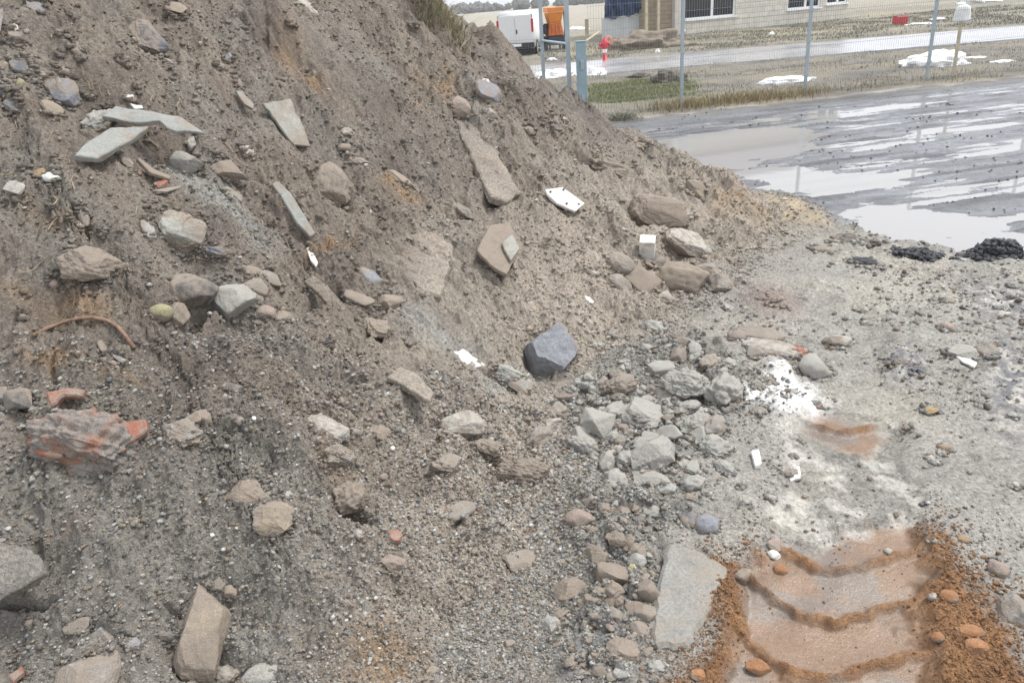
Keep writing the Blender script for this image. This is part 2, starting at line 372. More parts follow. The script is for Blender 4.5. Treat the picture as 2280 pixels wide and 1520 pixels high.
 (1978, 1225, 20, 18, 0, 'round', 'pale', 'pale pebble in the orange mud at the far right rim'),
 (1425, 908, 92, 84, 30, 'cob', 'conc', 'large rounded concrete lump in the middle of the rubble'),
 (1460, 1000, 92, 74, -35, 'angular', 'conc', 'concrete block with a white face and a black gap on its left'),
 (1552, 942, 96, 70, -10, 'lump', 'conc', 'crusted concrete lump right of the large rounded one'),
 (1448, 1062, 98, 52, 18, 'angular', 'conc', 'flat topped concrete lump below the white faced block'),
 (1330, 926, 80, 74, 45, 'angular', 'conc', 'slanted concrete lump left of the large rounded one'),
 (1525, 846, 116, 78, 10, 'lump', 'conc', 'broad concrete lump at the back of the rubble'),
 (1610, 860, 88, 80, 0, 'lump', 'conc', 'concrete lump touching the white lime'),
 (1385, 846, 84, 56, -10, 'lump', 'grey', 'grey lump right of the big blue grey rock'),
 (1590, 985, 76, 52, 0, 'lump', 'conc', 'low concrete lump in front of the white lime'),
 (1300, 985, 70, 50, 20, 'lump', 'conc', 'concrete lump at the left rim of the rubble'),
]
# ------------------------------------------------------------------ the lie of the land
FOOT = [(-7, .9), (-4, 1.0), (-1.5, 1.15), (-.35, 1.4), (.08, 2.1), (.28, 3.05), (1.1, 4.75), (2.05, 5.95), (2.85, 6.5), (2.95, 7.2),
        (2.45, 8.4), (1.6, 9.6), (.3, 10.8), (-2, 12.3), (-7, 13.5), (-11, 13.0), (-11, 1.5)]
GX = np.arange(-11, 5, .05); GY = np.arange(.2, 15, .05)
def _blur(a, n):
    k = np.exp(-np.linspace(-2, 2, 2 * n + 1) ** 2); k /= k.sum()
    for ax in (0, 1): a = np.apply_along_axis(lambda v: np.convolve(np.pad(v, n, mode='edge'), k, 'valid'), ax, a)
    return a
_X, _Y = np.meshgrid(GX, GY)
_s, _t = sdist(_X, _Y, FOOT); SG = _blur(_s, 5); TG = _t
def bil(A, x, y):
    fx = np.clip((x - GX[0]) / .05, 0, len(GX) - 1.001); fy = np.clip((y - GY[0]) / .05, 0, len(GY) - 1.001)
    i = fx.astype(int); j = fy.astype(int); u = fx - i; v = fy - j
    return (A[j, i] * (1 - u) + A[j, i + 1] * u) * (1 - v) + (A[j + 1, i] * (1 - u) + A[j + 1, i + 1] * u) * v
def mound_base(s):
    sp = np.maximum(s, 0); k = .5
    h = .76 * (np.sqrt(sp * sp + k * k) - k) + .32 * np.log1p(np.exp((sp - 2.0) * 5)) / 5
    h = 4.3 - np.log1p(np.exp((4.3 - h) * 2.)) / 2. + 0 if False else np.where(h > 3.2, 3.2 + 1.2 * np.tanh((h - 3.2) / 1.2), h)
    return np.where(s > 0, h, s * .5)
def base_hit(px, py):
    q = ray(px, py); t = np.arange(1.2, 30, .015); x = q[0] * t; y = q[1] * t; z = EYE + q[2] * t
    hh = np.where((x > -11) & (x < 4.9) & (y > .2) & (y < 14.9), np.maximum(mound_base(bil(SG, x, y)), 0), 0)
    k = np.argmax(z <= hh); return np.array([x[k], y[k], hh[k]]), t[k]
# hollows and ledges in the slope: px, py, width, height, turn, depth (m)
PITS = [(375, 128, 54, 46, 0, .28), (1136, 440, 80, 30, -15, .30), (1100, 592, 74, 30, 35, .28), (910, 875, 96, 30, 34, .40),
        (722, 665, 60, 66, 50, .36), (1500, 496, 150, 28, 12, .26), (385, 312, 130, 26, 8, .16), (40, 1342, 130, 40, -20, .30),
        (372, 1332, 40, 26, 30, .07), (505, 396, 60, 20, 10, .06), (1412, 1012, 40, 50, 0, .2), (1520, 668, 70, 30, 0, .1),
        (2075, 690, 70, 30, 30, .12), (1195, 790, 54, 90, -30, .25), (592, 80, 22, 100, 0, .07), (1420, 935, 60, 40, 0, .06),
        (935, 42, 80, 18, 20, .08), (1205, 250, 40, 18, 25, .06), (1365, 378, 110, 30, 15, .09), (885, 400, 60, 18, 15, .05),
        (650, 888, 44, 12, -35, .05), (1190, 320, 60, 14, 40, .05), (1010, 20, 60, 10, 0, .02), (765, 340, 60, 16, 10, .05), (800, 392, 60, 22, 0, .05)]
PITS += [(r_[0], r_[1] + .52 * r_[3], .85 * r_[2], max(.32 * r_[3], 12), r_[4] if abs(r_[4]) < 50 else 0, .00034 * r_[3] * 4) for r_ in BIG if r_[2] > 44 and r_[0] < 1330 and r_[3] < 130]
def _blob(px, py, w_, h_, ang):
    p, t = base_hit(px, py); a = math.radians(ang)
    dx = RT * math.cos(a) - UP * math.sin(a); dy = RT * math.sin(a) + UP * math.cos(a)
    hx = base_hit(px + 6 * math.cos(a), py + 6 * math.sin(a))[0] - p; hy = base_hit(px - 6 * math.sin(a), py + 6 * math.cos(a))[0] - p
    return p, hx[:2] / 6 * w_ / 2, hy[:2] / 6 * h_ / 2
PB = [(*_blob(*q[:5]), q[5]) for q in PITS]
def blobs(x, y, B):
    out = np.zeros(np.shape(x))
    for p, a, b, dep in B:
        M_ = np.array([a, b]).T; dt = M_[0, 0] * M_[1, 1] - M_[0, 1] * M_[1, 0]
        if abs(dt) < 1e-7: continue
        rr = 3.2 * (np.abs(a).max() + np.abs(b).max()); sel = np.nonzero((np.abs(x - p[0]) < rr) & (np.abs(y - p[1]) < rr))
        if not len(sel[0]): continue
        X_, Y_ = x[sel], y[sel]
        u = (M_[1, 1] * (X_ - p[0]) - M_[0, 1] * (Y_ - p[1])) / dt; v = (-M_[1, 0] * (X_ - p[0]) + M_[0, 0] * (Y_ - p[1])) / dt
        out[sel] = np.maximum(out[sel], dep * np.exp(-np.minimum((u * u + v * v), 40) ** 1.5 * .9))
    return out
RUB = [ppoly(q) for q in ([(1265, 930), (1330, 830), (1420, 775), (1560, 775), (1680, 805), (1660, 900), (1610, 1000), (1500, 1085), (1420, 1110), (1330, 1040)],
                        [(1290, 1100), (1480, 1090), (1530, 1160), (1470, 1250), (1445, 1440), (1425, 1560), (1290, 1560), (1275, 1400), (1330, 1290), (1240, 1190)])]
def rubble(x, y):
    w_ = .10 * fbm(x * 4, y * 4, 3, 601); m_ = np.zeros(np.shape(x))
    for q in RUB: m_ = np.maximum(m_, smooth(-.10, .12, sdist(x, y, q)[0] + w_))
    a, ia = clods(x, y, .17, .8, 603); b, ib = clods(x, y, .085, .85, 607); c, ic = clods(x, y, .042, .85, 611)
    return m_, m_ * (.02 + .95 * a + .9 * b + .8 * c), np.where(a > 0, ia, np.where(b > 0, ib, ic))
def coat(x, y): return bil(TG, x, y), bil(SG, x, y)
def mound_z(x, y, fine=True):
    x = np.asarray(x, float); y = np.asarray(y, float)
    s = bil(SG, x, y); t = bil(TG, x, y)
    near = smooth(-.05, .5, s)
    s2 = s + .12 * fbm(x * 1.6, y * 1.6, 3, 5) + .05 * fbm(x * 5, y * 5, 2, 8)
    z = mound_base(s2)
    up = smooth(1.2, 2.6, y) * smooth(.3, 1.2, s)
    z = z + near * (.07 * fbm(x * 2.6, y * 2.6, 4, 11) + up * (.055 * (.5 - np.abs(fbm(t * 3.1 + .5 * pn(s * 1.3, t * 1.5, 3), s * .75, 4, 21))) + .02 * fbm(t * 11, s * 3, 2, 33)))
    c1, _ = clods(x, y, .34, .33, 41); c2, _ = clods(x, y, .15, .40, 43); c3, _ = clods(x, y, .07, .5, 45); c4, _ = clods(x, y, .034, .55, 47)
    lump = .12 + .5 * smooth(.0, .5, fbm(x * .9, y * .9, 2, 61))
    z = z + (.20 * c1 + .5 * c2 * lump * smooth(1.6, 3.4, np.hypot(x, y)) + .62 * c3 * lump * smooth(1.0, 3.0, np.hypot(x, y)) + .6 * c4) * smooth(-.1, .15, s)
    if fine:
        rr = np.clip(np.hypot(x, y) / 4, .35, 1.6); k_ = .35 + .65 * smooth(-.35, .3, fbm(x * 1.4, y * 1.4, 2, 63))
        z = z + k_ * rr * (.050 * (.30 - np.abs(pn(t * 8 + .8 * pn(s * 6, t * 6, 65), s * 4, 66))) + .030 * (.3 - np.abs(pn(t * 19 + .6 * pn(s * 15, t * 15, 67), s * 11, 68))) + .017 * (.3 - np.abs(pn(x * 42, y * 42, 69))) + .010 * pn(x * 75, y * 75, 70))
    if fine: z = z + .012 * fbm(x * 17, y * 17, 3, 71) + .006 * fbm(x * 60, y * 60, 2, 72)
    return z - blobs(x, y, PB) + rubble(x, y)[1]
YARD = [(-5, 12.2), (2, 13.6), (10, 15.2), (60, 25.2), (60, 2.0), (12, 3.2), (6, 4.2), (4.2, 4.95), (3.5, 5.6), (3.02, 6.45), (2.72, 7.5), (2.4, 9), (0, 11)]
PUD_A = ppoly([(1480, 338), (1540, 300), (1640, 287), (1760, 284), (1820, 296), (1770, 335), (1700, 352), (1600, 372), (1500, 375)])
PUD_B = ppoly([(1860, 480), (1930, 452), (2080, 462), (2200, 490), (2300, 525), (2240, 550), (2100, 545), (1960, 545), (1890, 515)])
PUD_C = ppoly([(1640, 385), (1760, 372), (1960, 385), (2010, 405), (1850, 425), (1700, 410)])
ORANGE = [ppoly(q) for q in ([(1525, 1450), (1560, 1360), (1610, 1285), (1720, 1275), (1760, 1232), (1880, 1225), (1945, 1180), (2030, 1185), (2075, 1250), (2110, 1300), (2200, 1345), (2290, 1430), (2330, 1600), (1490, 1600)],
                                [(1778, 960), (1830, 932), (1950, 950), (1985, 985), (1930, 1022), (1850, 1005)])]
LIME = ppoly([(1655, 905), (1690, 850), (1740, 825), (1815, 850), (1800, 890), (1810, 925), (1740, 960), (1680, 945)])
SANDY = ppoly([(1640, 440), (1720, 430), (1800, 445), (1860, 490), (1850, 520), (1760, 525), (1680, 500)])
GRASSY = ppoly([(1300, 232), (1320, 196), (1420, 184), (1530, 186), (1530, 215), (1400, 232)])
TRK = np.array([(.55, 1.0), (.87, 1.72), (1.18, 2.3), (1.42, 2.8), (1.62, 3.25), (1.95, 4.1), (2.25, 5.0), (2.4, 6.0)])
def track(x, y):
    best = np.full(np.shape(x), 9.); uu = np.full(np.shape(x), 9.); vv = np.zeros(np.shape(x)); acc = 0
    for a, b in zip(TRK[:-1], TRK[1:]):
        e = b - a; L = math.hypot(*e); e = e / L; v = (x - a[0]) * e[0] + (y - a[1]) * e[1]; vc = np.clip(v, 0, L)
        q = np.hypot(x - a[0] - vc * e[0], y - a[1] - vc * e[1]); side = e[0] * (y - a[1]) - e[1] * (x - a[0]); m_ = q < best
        best = np.where(m_, q, best); uu = np.where(m_, -np.sign(side) * q, uu); vv = np.where(m_, acc + vc, vv); acc += L
    return uu, vv
def ground_parts(x, y):
    wob = .12 * fbm(x * 2.5, y * 2.5, 3, 101) + .04 * fbm(x * 11, y * 11, 2, 102)
    r = np.hypot(x, y)
    sc = np.minimum(1, r / 4)
    yard = smooth(-.18, .22, sdist(x, y, YARD)[0] + wob * 1.6)
    org = np.zeros(np.shape(x))
    for i_, q in enumerate(ORANGE): org = np.maximum(org, smooth(-.06, .05, sdist(x, y, q)[0] + wob * (1.0 if i_ == 0 else .4)))
    lime = smooth(-.07, .09, sdist(x, y, LIME)[0] + wob * .9)
    sand = smooth(-.15, .25, sdist(x, y, SANDY)[0] + wob)
    return wob, yard, org, lime, sand
def lugs(x, y):
    u, v = track(x, y); u = u + .022 * fbm(x * 12, y * 12, 2, 201); v = v + .013 * fbm(x * 12, y * 12, 3, 203)
    inside = smooth(.31, .225, np.abs(u) + .075 * fbm(x * 3.2, y * 3.2, 4, 205))
    ph = (v - np.where(u > -.05, .85, .62) * np.maximum(np.abs(u + .05) - .06, 0)) / .26; ph = ph - np.floor(ph)
    ridge = smooth(.0, .10, ph) * smooth(.25, .12, ph) * (.8 + .4 * smooth(-.3, .3, fbm(x * 6, y * 6, 2, 207)))
    return u, v, inside, ridge
def ground_z(x, y, fine=True, parts=None):
    x = np.asarray(x, float); y = np.asarray(y, float)
    wob, yard, org, lime, sand = parts if parts is not None else ground_parts(x, y)
    r = np.hypot(x, y); nearw = smooth(30, 14, r)
    z = nearw * ((.03 + .022 * fbm(x * .9, y * .9, 4, 111)) * (1 - yard))
    # rutted yard: wheel ruts run parallel to the fence
    ru = x * .98 + y * .2; rv = -x * .2 + y * .98
    zy = -.014 + .018 * fbm(ru * .3, rv * 1.5, 3, 121) + .013 * fbm(ru * .9, rv * 5, 3, 124) + .007 * fbm(ru * 2.2, rv * 13, 3, 128) + .004 * fbm(ru * 9, rv * 22, 2, 129)
    pa = np.maximum(np.maximum(smooth(-.25, .3, sdist(x, y, PUD_A)[0] + wob), .62 * smooth(-.3, .5, sdist(x, y, PUD_B)[0] + wob * 1.6)), .55 * smooth(-.2, .3, sdist(x, y, PUD_C)[0] + wob))
    bank = smooth(-.35, .2, rv - 12.7 + .3 * pn(ru * .4, ru * 0, 131)) * .07
    zy = zy - .055 * pa * smooth(30, 14, r) + bank
    z = z * (1 - yard) + yard * zy * smooth(40, 20, r)
    road = smooth(.6, 0., np.abs(y - .045 * x - 25.7) - 2.6)
    z = z * (1 - road) - .05 * road
    z = z + .05 * fbm(x * .35, y * .35, 3, 140) * smooth(28.5, 33, y) * smooth(200, 60, r) + .05 * smooth(15.2, 17, rv) * (1 - road) * smooth(28, 22, y) * (.6 + fbm(x * .7, y * .7, 3, 141))
    # tyre prints
    u, v, inside, ridge = lugs(x, y)
    strength = np.maximum(smooth(-.05, .05, org), .28) * smooth(5.6, 3.4, v)
    z = z + inside * strength * (-.030 + .027 * ridge) * (1 - yard) + (1 - inside) * smooth(.52, .30, np.abs(u)) * .026 * strength
    z = z + .012 * org * (1 - inside) + lime * (.03 + .022 * fbm(x * 6, y * 6, 3, 151)) + sand * .09
    c2, _ = clods(x, y, .16, .22, 143); c3, _ = clods(x, y, .07, .38, 145); c4, _ = clods(x, y, .034, .5, 147)
    rough = (1 - .97 * inside * org * (1 - .8 * ridge)) * (1 - .6 * yard) * smooth(20, 10, r)
    patchy = .25 + .9 * smooth(-.2, .45, fbm(x * 1.1, y * 1.1, 2, 161))
    z = z + rough * (.3 * c2 * patchy * (1 - yard) + .34 * c3 * patchy * (1 - yard) + (.3 + .6 * org) * c4)
    z = z + org * (1 - inside) * .5 * clods(x, y, .05, .8, 149)[0]
    if fine:
        ch = np.clip(np.hypot(x, y) / 4, .3, 1.3) * (1 - yard) * smooth(9, 7, np.hypot(x, y)) * (.3 + .9 * smooth(-.1, .45, fbm(x * 1.5, y * 1.5, 2, 165)))
        z = z + rough * (.005 * fbm(x * 24, y * 24, 3, 171) + ch * (.022 * fbm(x * 7, y * 9, 3, 173) + .014 * (.3 - np.abs(pn(x * 19, y * 23, 174)))))
    return z + rubble(x, y)[1]
def in_heap(x, y): return (x > -10.9) & (x < 4.9) & (y > .25) & (y < 14.9)
def surf(x, y, fine=False):
    g = ground_z(x, y, fine); mz = np.where(in_heap(x, y), mound_z(x, y, fine), -1); return np.maximum(g, mz)
def hitpx(px, py):
    """where the ray of a photo point meets the land"""
    q = ray(px, py); p0, t0 = base_hit(px, py); t = np.linspace(max(1.3, t0 - .75), t0 + .75, 70); x = q[0] * t; y = q[1] * t; z = EYE + q[2] * t
    h_ = surf(x, y); hitk = z <= h_; k = int(np.argmax(hitk)) if hitk.any() else 69
    k0 = max(k - 1, 0); d0 = z[k0] - h_[k0]; d1 = z[k] - h_[k]; f_ = d0 / (d0 - d1) if d0 > 0 > d1 else 1.
    tt = t[k0] + (t[k] - t[k0]) * f_; return np.array([q[0] * tt, q[1] * tt, float(h_[k0] + (h_[k] - h_[k0]) * f_)]), tt
def normal_at(x, y, e=.09):
    xs = np.array([x - e, x + e, x, x]); ys = np.array([y, y, y - e, y + e]); h_ = surf(xs, ys)
    n = np.array([-(h_[1] - h_[0]) / (2 * e), -(h_[3] - h_[2]) / (2 * e), 1.0]); return n / np.linalg.norm(n)

# ------------------------------------------------------------------ what the earth is made of (colour and wetness)
def C3(*c): return np.array(c, float)
def lay(col, c, k): return col * (1 - k[:, None]) + np.asarray(c) * k[:, None]
def q_blobs(x, y, L):
    return blobs(x, y, [(*_blob(*q), 1.0) for q in L])
def mound_colour(x, y, z):
    s = bil(SG, x, y); t = bil(TG, x, y)
    n1 = fbm(x * 1.1, y * 1.1, 4, 301); n2 = fbm(t * 2.2, s * .8, 4, 305); n3 = fbm(x * 5, y * 5, 4, 309)
    col = np.tile(C3(.240, .201, .165), (len(x), 1))
    col = lay(col, (.235, .205, .172), smooth(-.1, .5, n2))
    col = lay(col, (.125, .103, .083), smooth(.0, .5, n1) * .55)
    col = lay(col, (.235, .215, .185), smooth(.0, .5, fbm(x * 1.7, y * 1.7, 3, 313)) * .75)
    low = smooth(2.2, .5, s) * smooth(-1.1, -.15, x)                      # dry tan sand lower down
    col = lay(col, (.41, .355, .295), low * (.75 + .25 * smooth(-.4, .3, n1)))
    col = lay(col, (.275, .26, .232), smooth(2.9, 2.1, y) * smooth(-.3, -.9, x) * .7)
    och = q_blobs(x, y, [(130, 690, 260, 160, 0), (100, 470, 160, 130, 0), (180, 840, 220, 100, 0), (690, 190, 60, 60, 0), (960, 200, 120, 100, 20), (720, 560, 200, 60, 20),
                         (140, 1190, 120, 60, 0), (850, 1480, 260, 90, 0), (760, 1075, 90, 90, 0), (1330, 1330, 150, 140, 0), (620, 110, 90, 60, 0), (900, 430, 120, 60, 0), (1650, 470, 120, 60, 20)])
    col = lay(col, (.30, .195, .105), och * (.30 + .5 * smooth(-.2, .4, n3)))
    drk = q_blobs(x, y, [(460, 760, 190, 90, 10), (490, 550, 110, 50, 0), (40, 200, 160, 160, 0), (600, 90, 120, 120, 0), (1150, 110, 260, 60, 42), (1320, 250, 200, 50, 35), (30, 1400, 160, 160, 0)])
    col = lay(col, (.115, .105, .10), drk * (.35 + .4 * smooth(-.2, .4, n3)))
    gry = q_blobs(x, y, [(1100, 860, 190, 110, 20), (980, 740, 200, 80, 20), (1330, 900, 240, 220, 0), (1480, 880, 330, 260, 0), (1400, 1150, 300, 200, 0), (1400, 1400, 260, 240, 0), (500, 470, 240, 110, 0)])
    col = lay(col, (.34, .335, .31), gry * (.55 + .35 * smooth(-.3, .3, n3)))
    rm_, _, ri = rubble(x, y); col = lay(col, (.35, .34, .31), rm_ * .85); col = col * (1 + rm_ * (ri - .5) * .5)[:, None]
    c2, i2 = clods(x, y, .15, .40, 43); c3, i3 = clods(x, y, .07, .5, 45)
    k = np.where(c2 > 0, i2, np.where(c3 > 0, i3, .5))
    col = col * (.95 + .34 * k)[:, None]
    return np.clip(col * (1 + .16 * n3 + .12 * fbm(x * 40, y * 40, 2, 317))[:, None], .02, .8), np.full(len(x), .62)
def ground_colour(x, y, z, parts):
    wob, yard, org, lime, sand = parts; r = np.hypot(x, y)
    n1 = fbm(x * .9, y * .9, 4, 401); n3 = fbm(x * 6, y * 6, 4, 405); gl = np.full(len(x), .62)
    col = np.tile(C3(.45, .43, .39), (len(x), 1))
    col = lay(col, (.49, .46, .40), smooth(0, .5, n1)); col = lay(col, (.40, .385, .35), smooth(.05, .5, fbm(x * 1.6, y * 1.6, 4, 409)))
    grit = smooth(.15, .42, fbm(x * 30, y * 30, 3, 411)) * (.25 + .75 * smooth(-.1, .45, fbm(x * 1.3, y * 1.3, 3, 413)))
    col = lay(col, (.13, .13, .135), grit * .42 * smooth(12, 6, r))
    foot = smooth(-.75, -.1, bil(SG, x, y)) * in_heap(x, y)
    col = lay(col, (.33, .305, .265), foot * .7)
    rm_, _, ri = rubble(x, y); col = lay(col, (.35, .34, .31), rm_ * .85); col = col * (1 + rm_ * (ri - .5) * .5)[:, None]
    dk = q_blobs(x, y, [(2010, 815, 100, 90, 0), (2250, 860, 130, 220, 0), (2230, 680, 160, 80, 10), (1330, 1480, 200, 120, 0)])
    col = lay(col, (.15, .15, .165), dk * smooth(-.35, .15, fbm(x * 14, y * 14, 3, 415)) * .9)
    gl = gl - .3 * dk
    pk = q_blobs(x, y, [(1720, 680, 130, 70, 10)])
    col = lay(col, (.30, .215, .19), pk * .7)
    col = lay(col, (.50, .40, .26), sand * (.5 + .4 * smooth(-.3, .4, n3)))
    rv = -x * .2 + y * .98; ru = x * .98 + y * .2
    col = lay(col, C3(.105, .108, .118), yard); col = lay(col, (.034, .035, .04), yard * smooth(-.05, .4, fbm(ru * .4, rv * 4.2, 5, 423)) * .9); gl = gl * (1 - yard) + yard * np.clip(.0 + .34 * smooth(-.024, .02, z) + .2 * fbm(ru * .45, rv * 4.0, 4, 421), -.06, .5)
    bankk = yard * smooth(12.3, 12.9, rv); col = lay(col, (.13, .12, .105), bankk * .8)
    verge = smooth(12.75, 13.25, rv + .2 * n1)
    vc = lay(np.tile(C3(.21, .19, .155), (len(x), 1)), (.15, .135, .11), smooth(-.1, .4, fbm(x * .8, y * 1.2, 4, 431)))
    vc = lay(vc, (.27, .235, .165), smooth(.0, .5, fbm(x * .5, y * .9, 4, 435)) * .8)
    vc = lay(vc, (.16, .19, .07), smooth(-.6, .5, sdist(x, y, GRASSY)[0] + wob * 4) * .8)
    col = col * (1 - verge[:, None]) + vc * verge[:, None]; gl = gl * (1 - verge) + .7 * verge
    far = smooth(29, 33, y + 2 * n1); fc = lay(np.tile(C3(.20, .185, .145), (len(x), 1)), (.28, .25, .18), smooth(-.2, .4, fbm(x * .12, y * .2, 4, 441)))
    fc = lay(fc, (.29, .265, .21), smooth(45, 75, y))
    col = col * (1 - far[:, None]) + fc * far[:, None]
    u, v, inside, ridge = lugs(x, y)
    oc = lay(np.tile(C3(.33, .165, .064), (len(x), 1)), (.235, .112, .044), smooth(-.2, .4, n3))
    pan = inside * (1 - .75 * ridge) * smooth(4.6, 4.0, v * 0 + 4)
    oc = lay(oc, (.185, .118, .074), pan); oc = lay(oc, (.165, .135, .112), pan * smooth(.0, .45, fbm(x * 4, y * 4, 3, 451)) * .9)
    col = col * (1 - org[:, None]) + oc * org[:, None]
    gl = gl * (1 - org) + org * (.5 - .37 * pan)
    gl = gl - .28 * inside * (1 - org) * smooth(2.9, 2.2, v) * smooth(-.2, .3, n3)
    gl = gl * (1 - lime) + .24 * lime
    col = lay(col, (.70, .70, .69), lime * (.75 + .25 * smooth(-.4, .0, n3)))
    col = col * (1 + .13 * n3 + .10 * fbm(x * 40, y * 40, 2, 461) * smooth(14, 6, r))[:, None]
    return np.clip(col, .02, .85), np.clip(gl, .04, 1)

SOIL = soil_mat('earth')
def attr(o, col, gl):
    me = o.data; a = me.attributes.new('earth', 'FLOAT_COLOR', 'POINT'); c = np.ones((len(col), 4), np.float32); c[:, :3] = col
    a.data.foreach_set('color', c.ravel()); b = me.attributes.new('gloss', 'FLOAT', 'POINT'); b.data.foreach_set('value', np.asarray(gl, np.float32))
def polar(radii, angs):
    A, R_ = np.meshgrid(angs, radii); x = (R_ * np.sin(A)).ravel(); y = (R_ * np.cos(A)).ravel(); nr, na = A.shape
    i = np.arange((nr - 1) * na).reshape(nr - 1, na)
    return x, y, nr, na, i
def ang_list(a0, a1, fine, coarse, wrap):
    L = list(np.arange(a0, a1, fine))
    if wrap: L += list(np.arange(a1, a0 + 2 * math.pi, coarse))
    return np.array(L)
DA = .0031
# ground, one sheet to the horizon
rad = np.concatenate([[.02, .4, .8, 1.1], np.geomspace(1.35, 22, int(math.log(22 / 1.35) / DA)), np.geomspace(22.2, 1500, 170)])
x, y, nr, na, i = polar(rad, ang_list(math.radians(-38), math.radians(46), DA, math.radians(2.5), True))
j = np.roll(i, -1, axis=1)
f = np.stack([i, j, j + na, i + na], -1).reshape(-1, 4)
gp = ground_parts(x, y); gz = ground_z(x, y, True, gp)
deep = in_heap(x, y) & (bil(SG, x, y) > .9)
f = f[~deep[f].all(1)]
g_o = mesh_obj('ground', np.stack([x, y, gz], -1), f[:, ::-1].copy(), SOIL, smooth_=True); g_o['kind'] = 'structure'
attr(g_o, *ground_colour(x, y, gz, gp))
# the heap of excavated earth
DM = .0017
rad = np.concatenate([np.geomspace(.75, 1.44, 120)[:-1], np.geomspace(1.44, 8.5, int(math.log(8.5 / 1.44) / DM))[:-1], np.geomspace(8.5, 14.5, 140)])
x, y, nr, na, i = polar(rad, np.concatenate([np.radians(np.arange(-86, -42, 1.0)), np.arange(math.radians(-42), math.radians(36), DM)]))
i = i[:, :-1]; f = np.stack([i, i + 1, i + 1 + na, i + na], -1).reshape(-1, 4)
mz = np.where(in_heap(x, y), mound_z(x, y), -1)
keep = in_heap(x, y) & (bil(SG, x, y) > -.35)
f = f[keep[f].all(1)]
used = np.unique(f); rm = np.zeros(len(x), int); rm[used] = np.arange(len(used)); f = rm[f]; x, y, mz = x[used], y[used], mz[used]
h_o = mesh_obj('earth_mound', np.stack([x, y, mz], -1), f[:, ::-1].copy(), SOIL, smooth_=True); h_o['kind'] = 'structure'
attr(h_o, *mound_colour(x, y, mz))
# standing water
mt, n, p = newmat('water'); p.inputs['Base Color'].default_value = (.27, .265, .26, 1); p.inputs['Roughness'].default_value = .035; p.inputs['IOR'].default_value = 1.33
bump(n, p, nz(n, 5, 2, wpos(n)), .06, .004); WATER = mt
def sheet(name, poly, z, mat):
    return mesh_obj(name, [(a, b, z) for a, b in poly], [list(range(len(poly)))], mat)
wy = sheet('puddle_water', [(-2, 11.2), (2, 12.8), (10, 14.4), (50, 22.2), (50, 2), (12, 3.2), (6, 4.0), (4, 4.6), (3.1, 5.4), (2.5, 6.6), (2.0, 7.7), (1.5, 9.4), (0, 10.6)][::-1], -.020, WATER); wy['kind'] = 'structure'
# the road beyond the fence
mt, n, p = newmat('wet_asphalt'); P_ = wpos(n)
p.inputs['Roughness'].default_value = .2; n.links.new(mixc(n, rampf(n, nz(n, 3, 5, P_), .3, .7), (.28, .28, .285), (.35, .35, .355)), p.inputs['Base Color'])
n.links.new(rampf(n, nz(n, .5, 4, P_), .3, .7, .12, .36), p.inputs['Roughness']); bump(n, p, nz(n, 90, 3, P_), .25, .004); ASPH = mt
v = []; xs = np.linspace(-70, 110, 91)
for X_ in xs:
    for k, cz in ((0, -.06), (0.02, .012), (1.3, .04), (2.6, .055), (3.9, .04), (5.18, .012), (5.2, -.06)): v.append((X_, 23.1 + .045 * X_ + k, cz))
ff = [(a * 7 + b, a * 7 + b + 7, a * 7 + b + 8, a * 7 + b + 1) for a in range(90) for b in range(6)]
rd = mesh_obj('road', v, [q[::-1] for q in ff], ASPH, smooth_=False); rd['kind'] = 'structure'
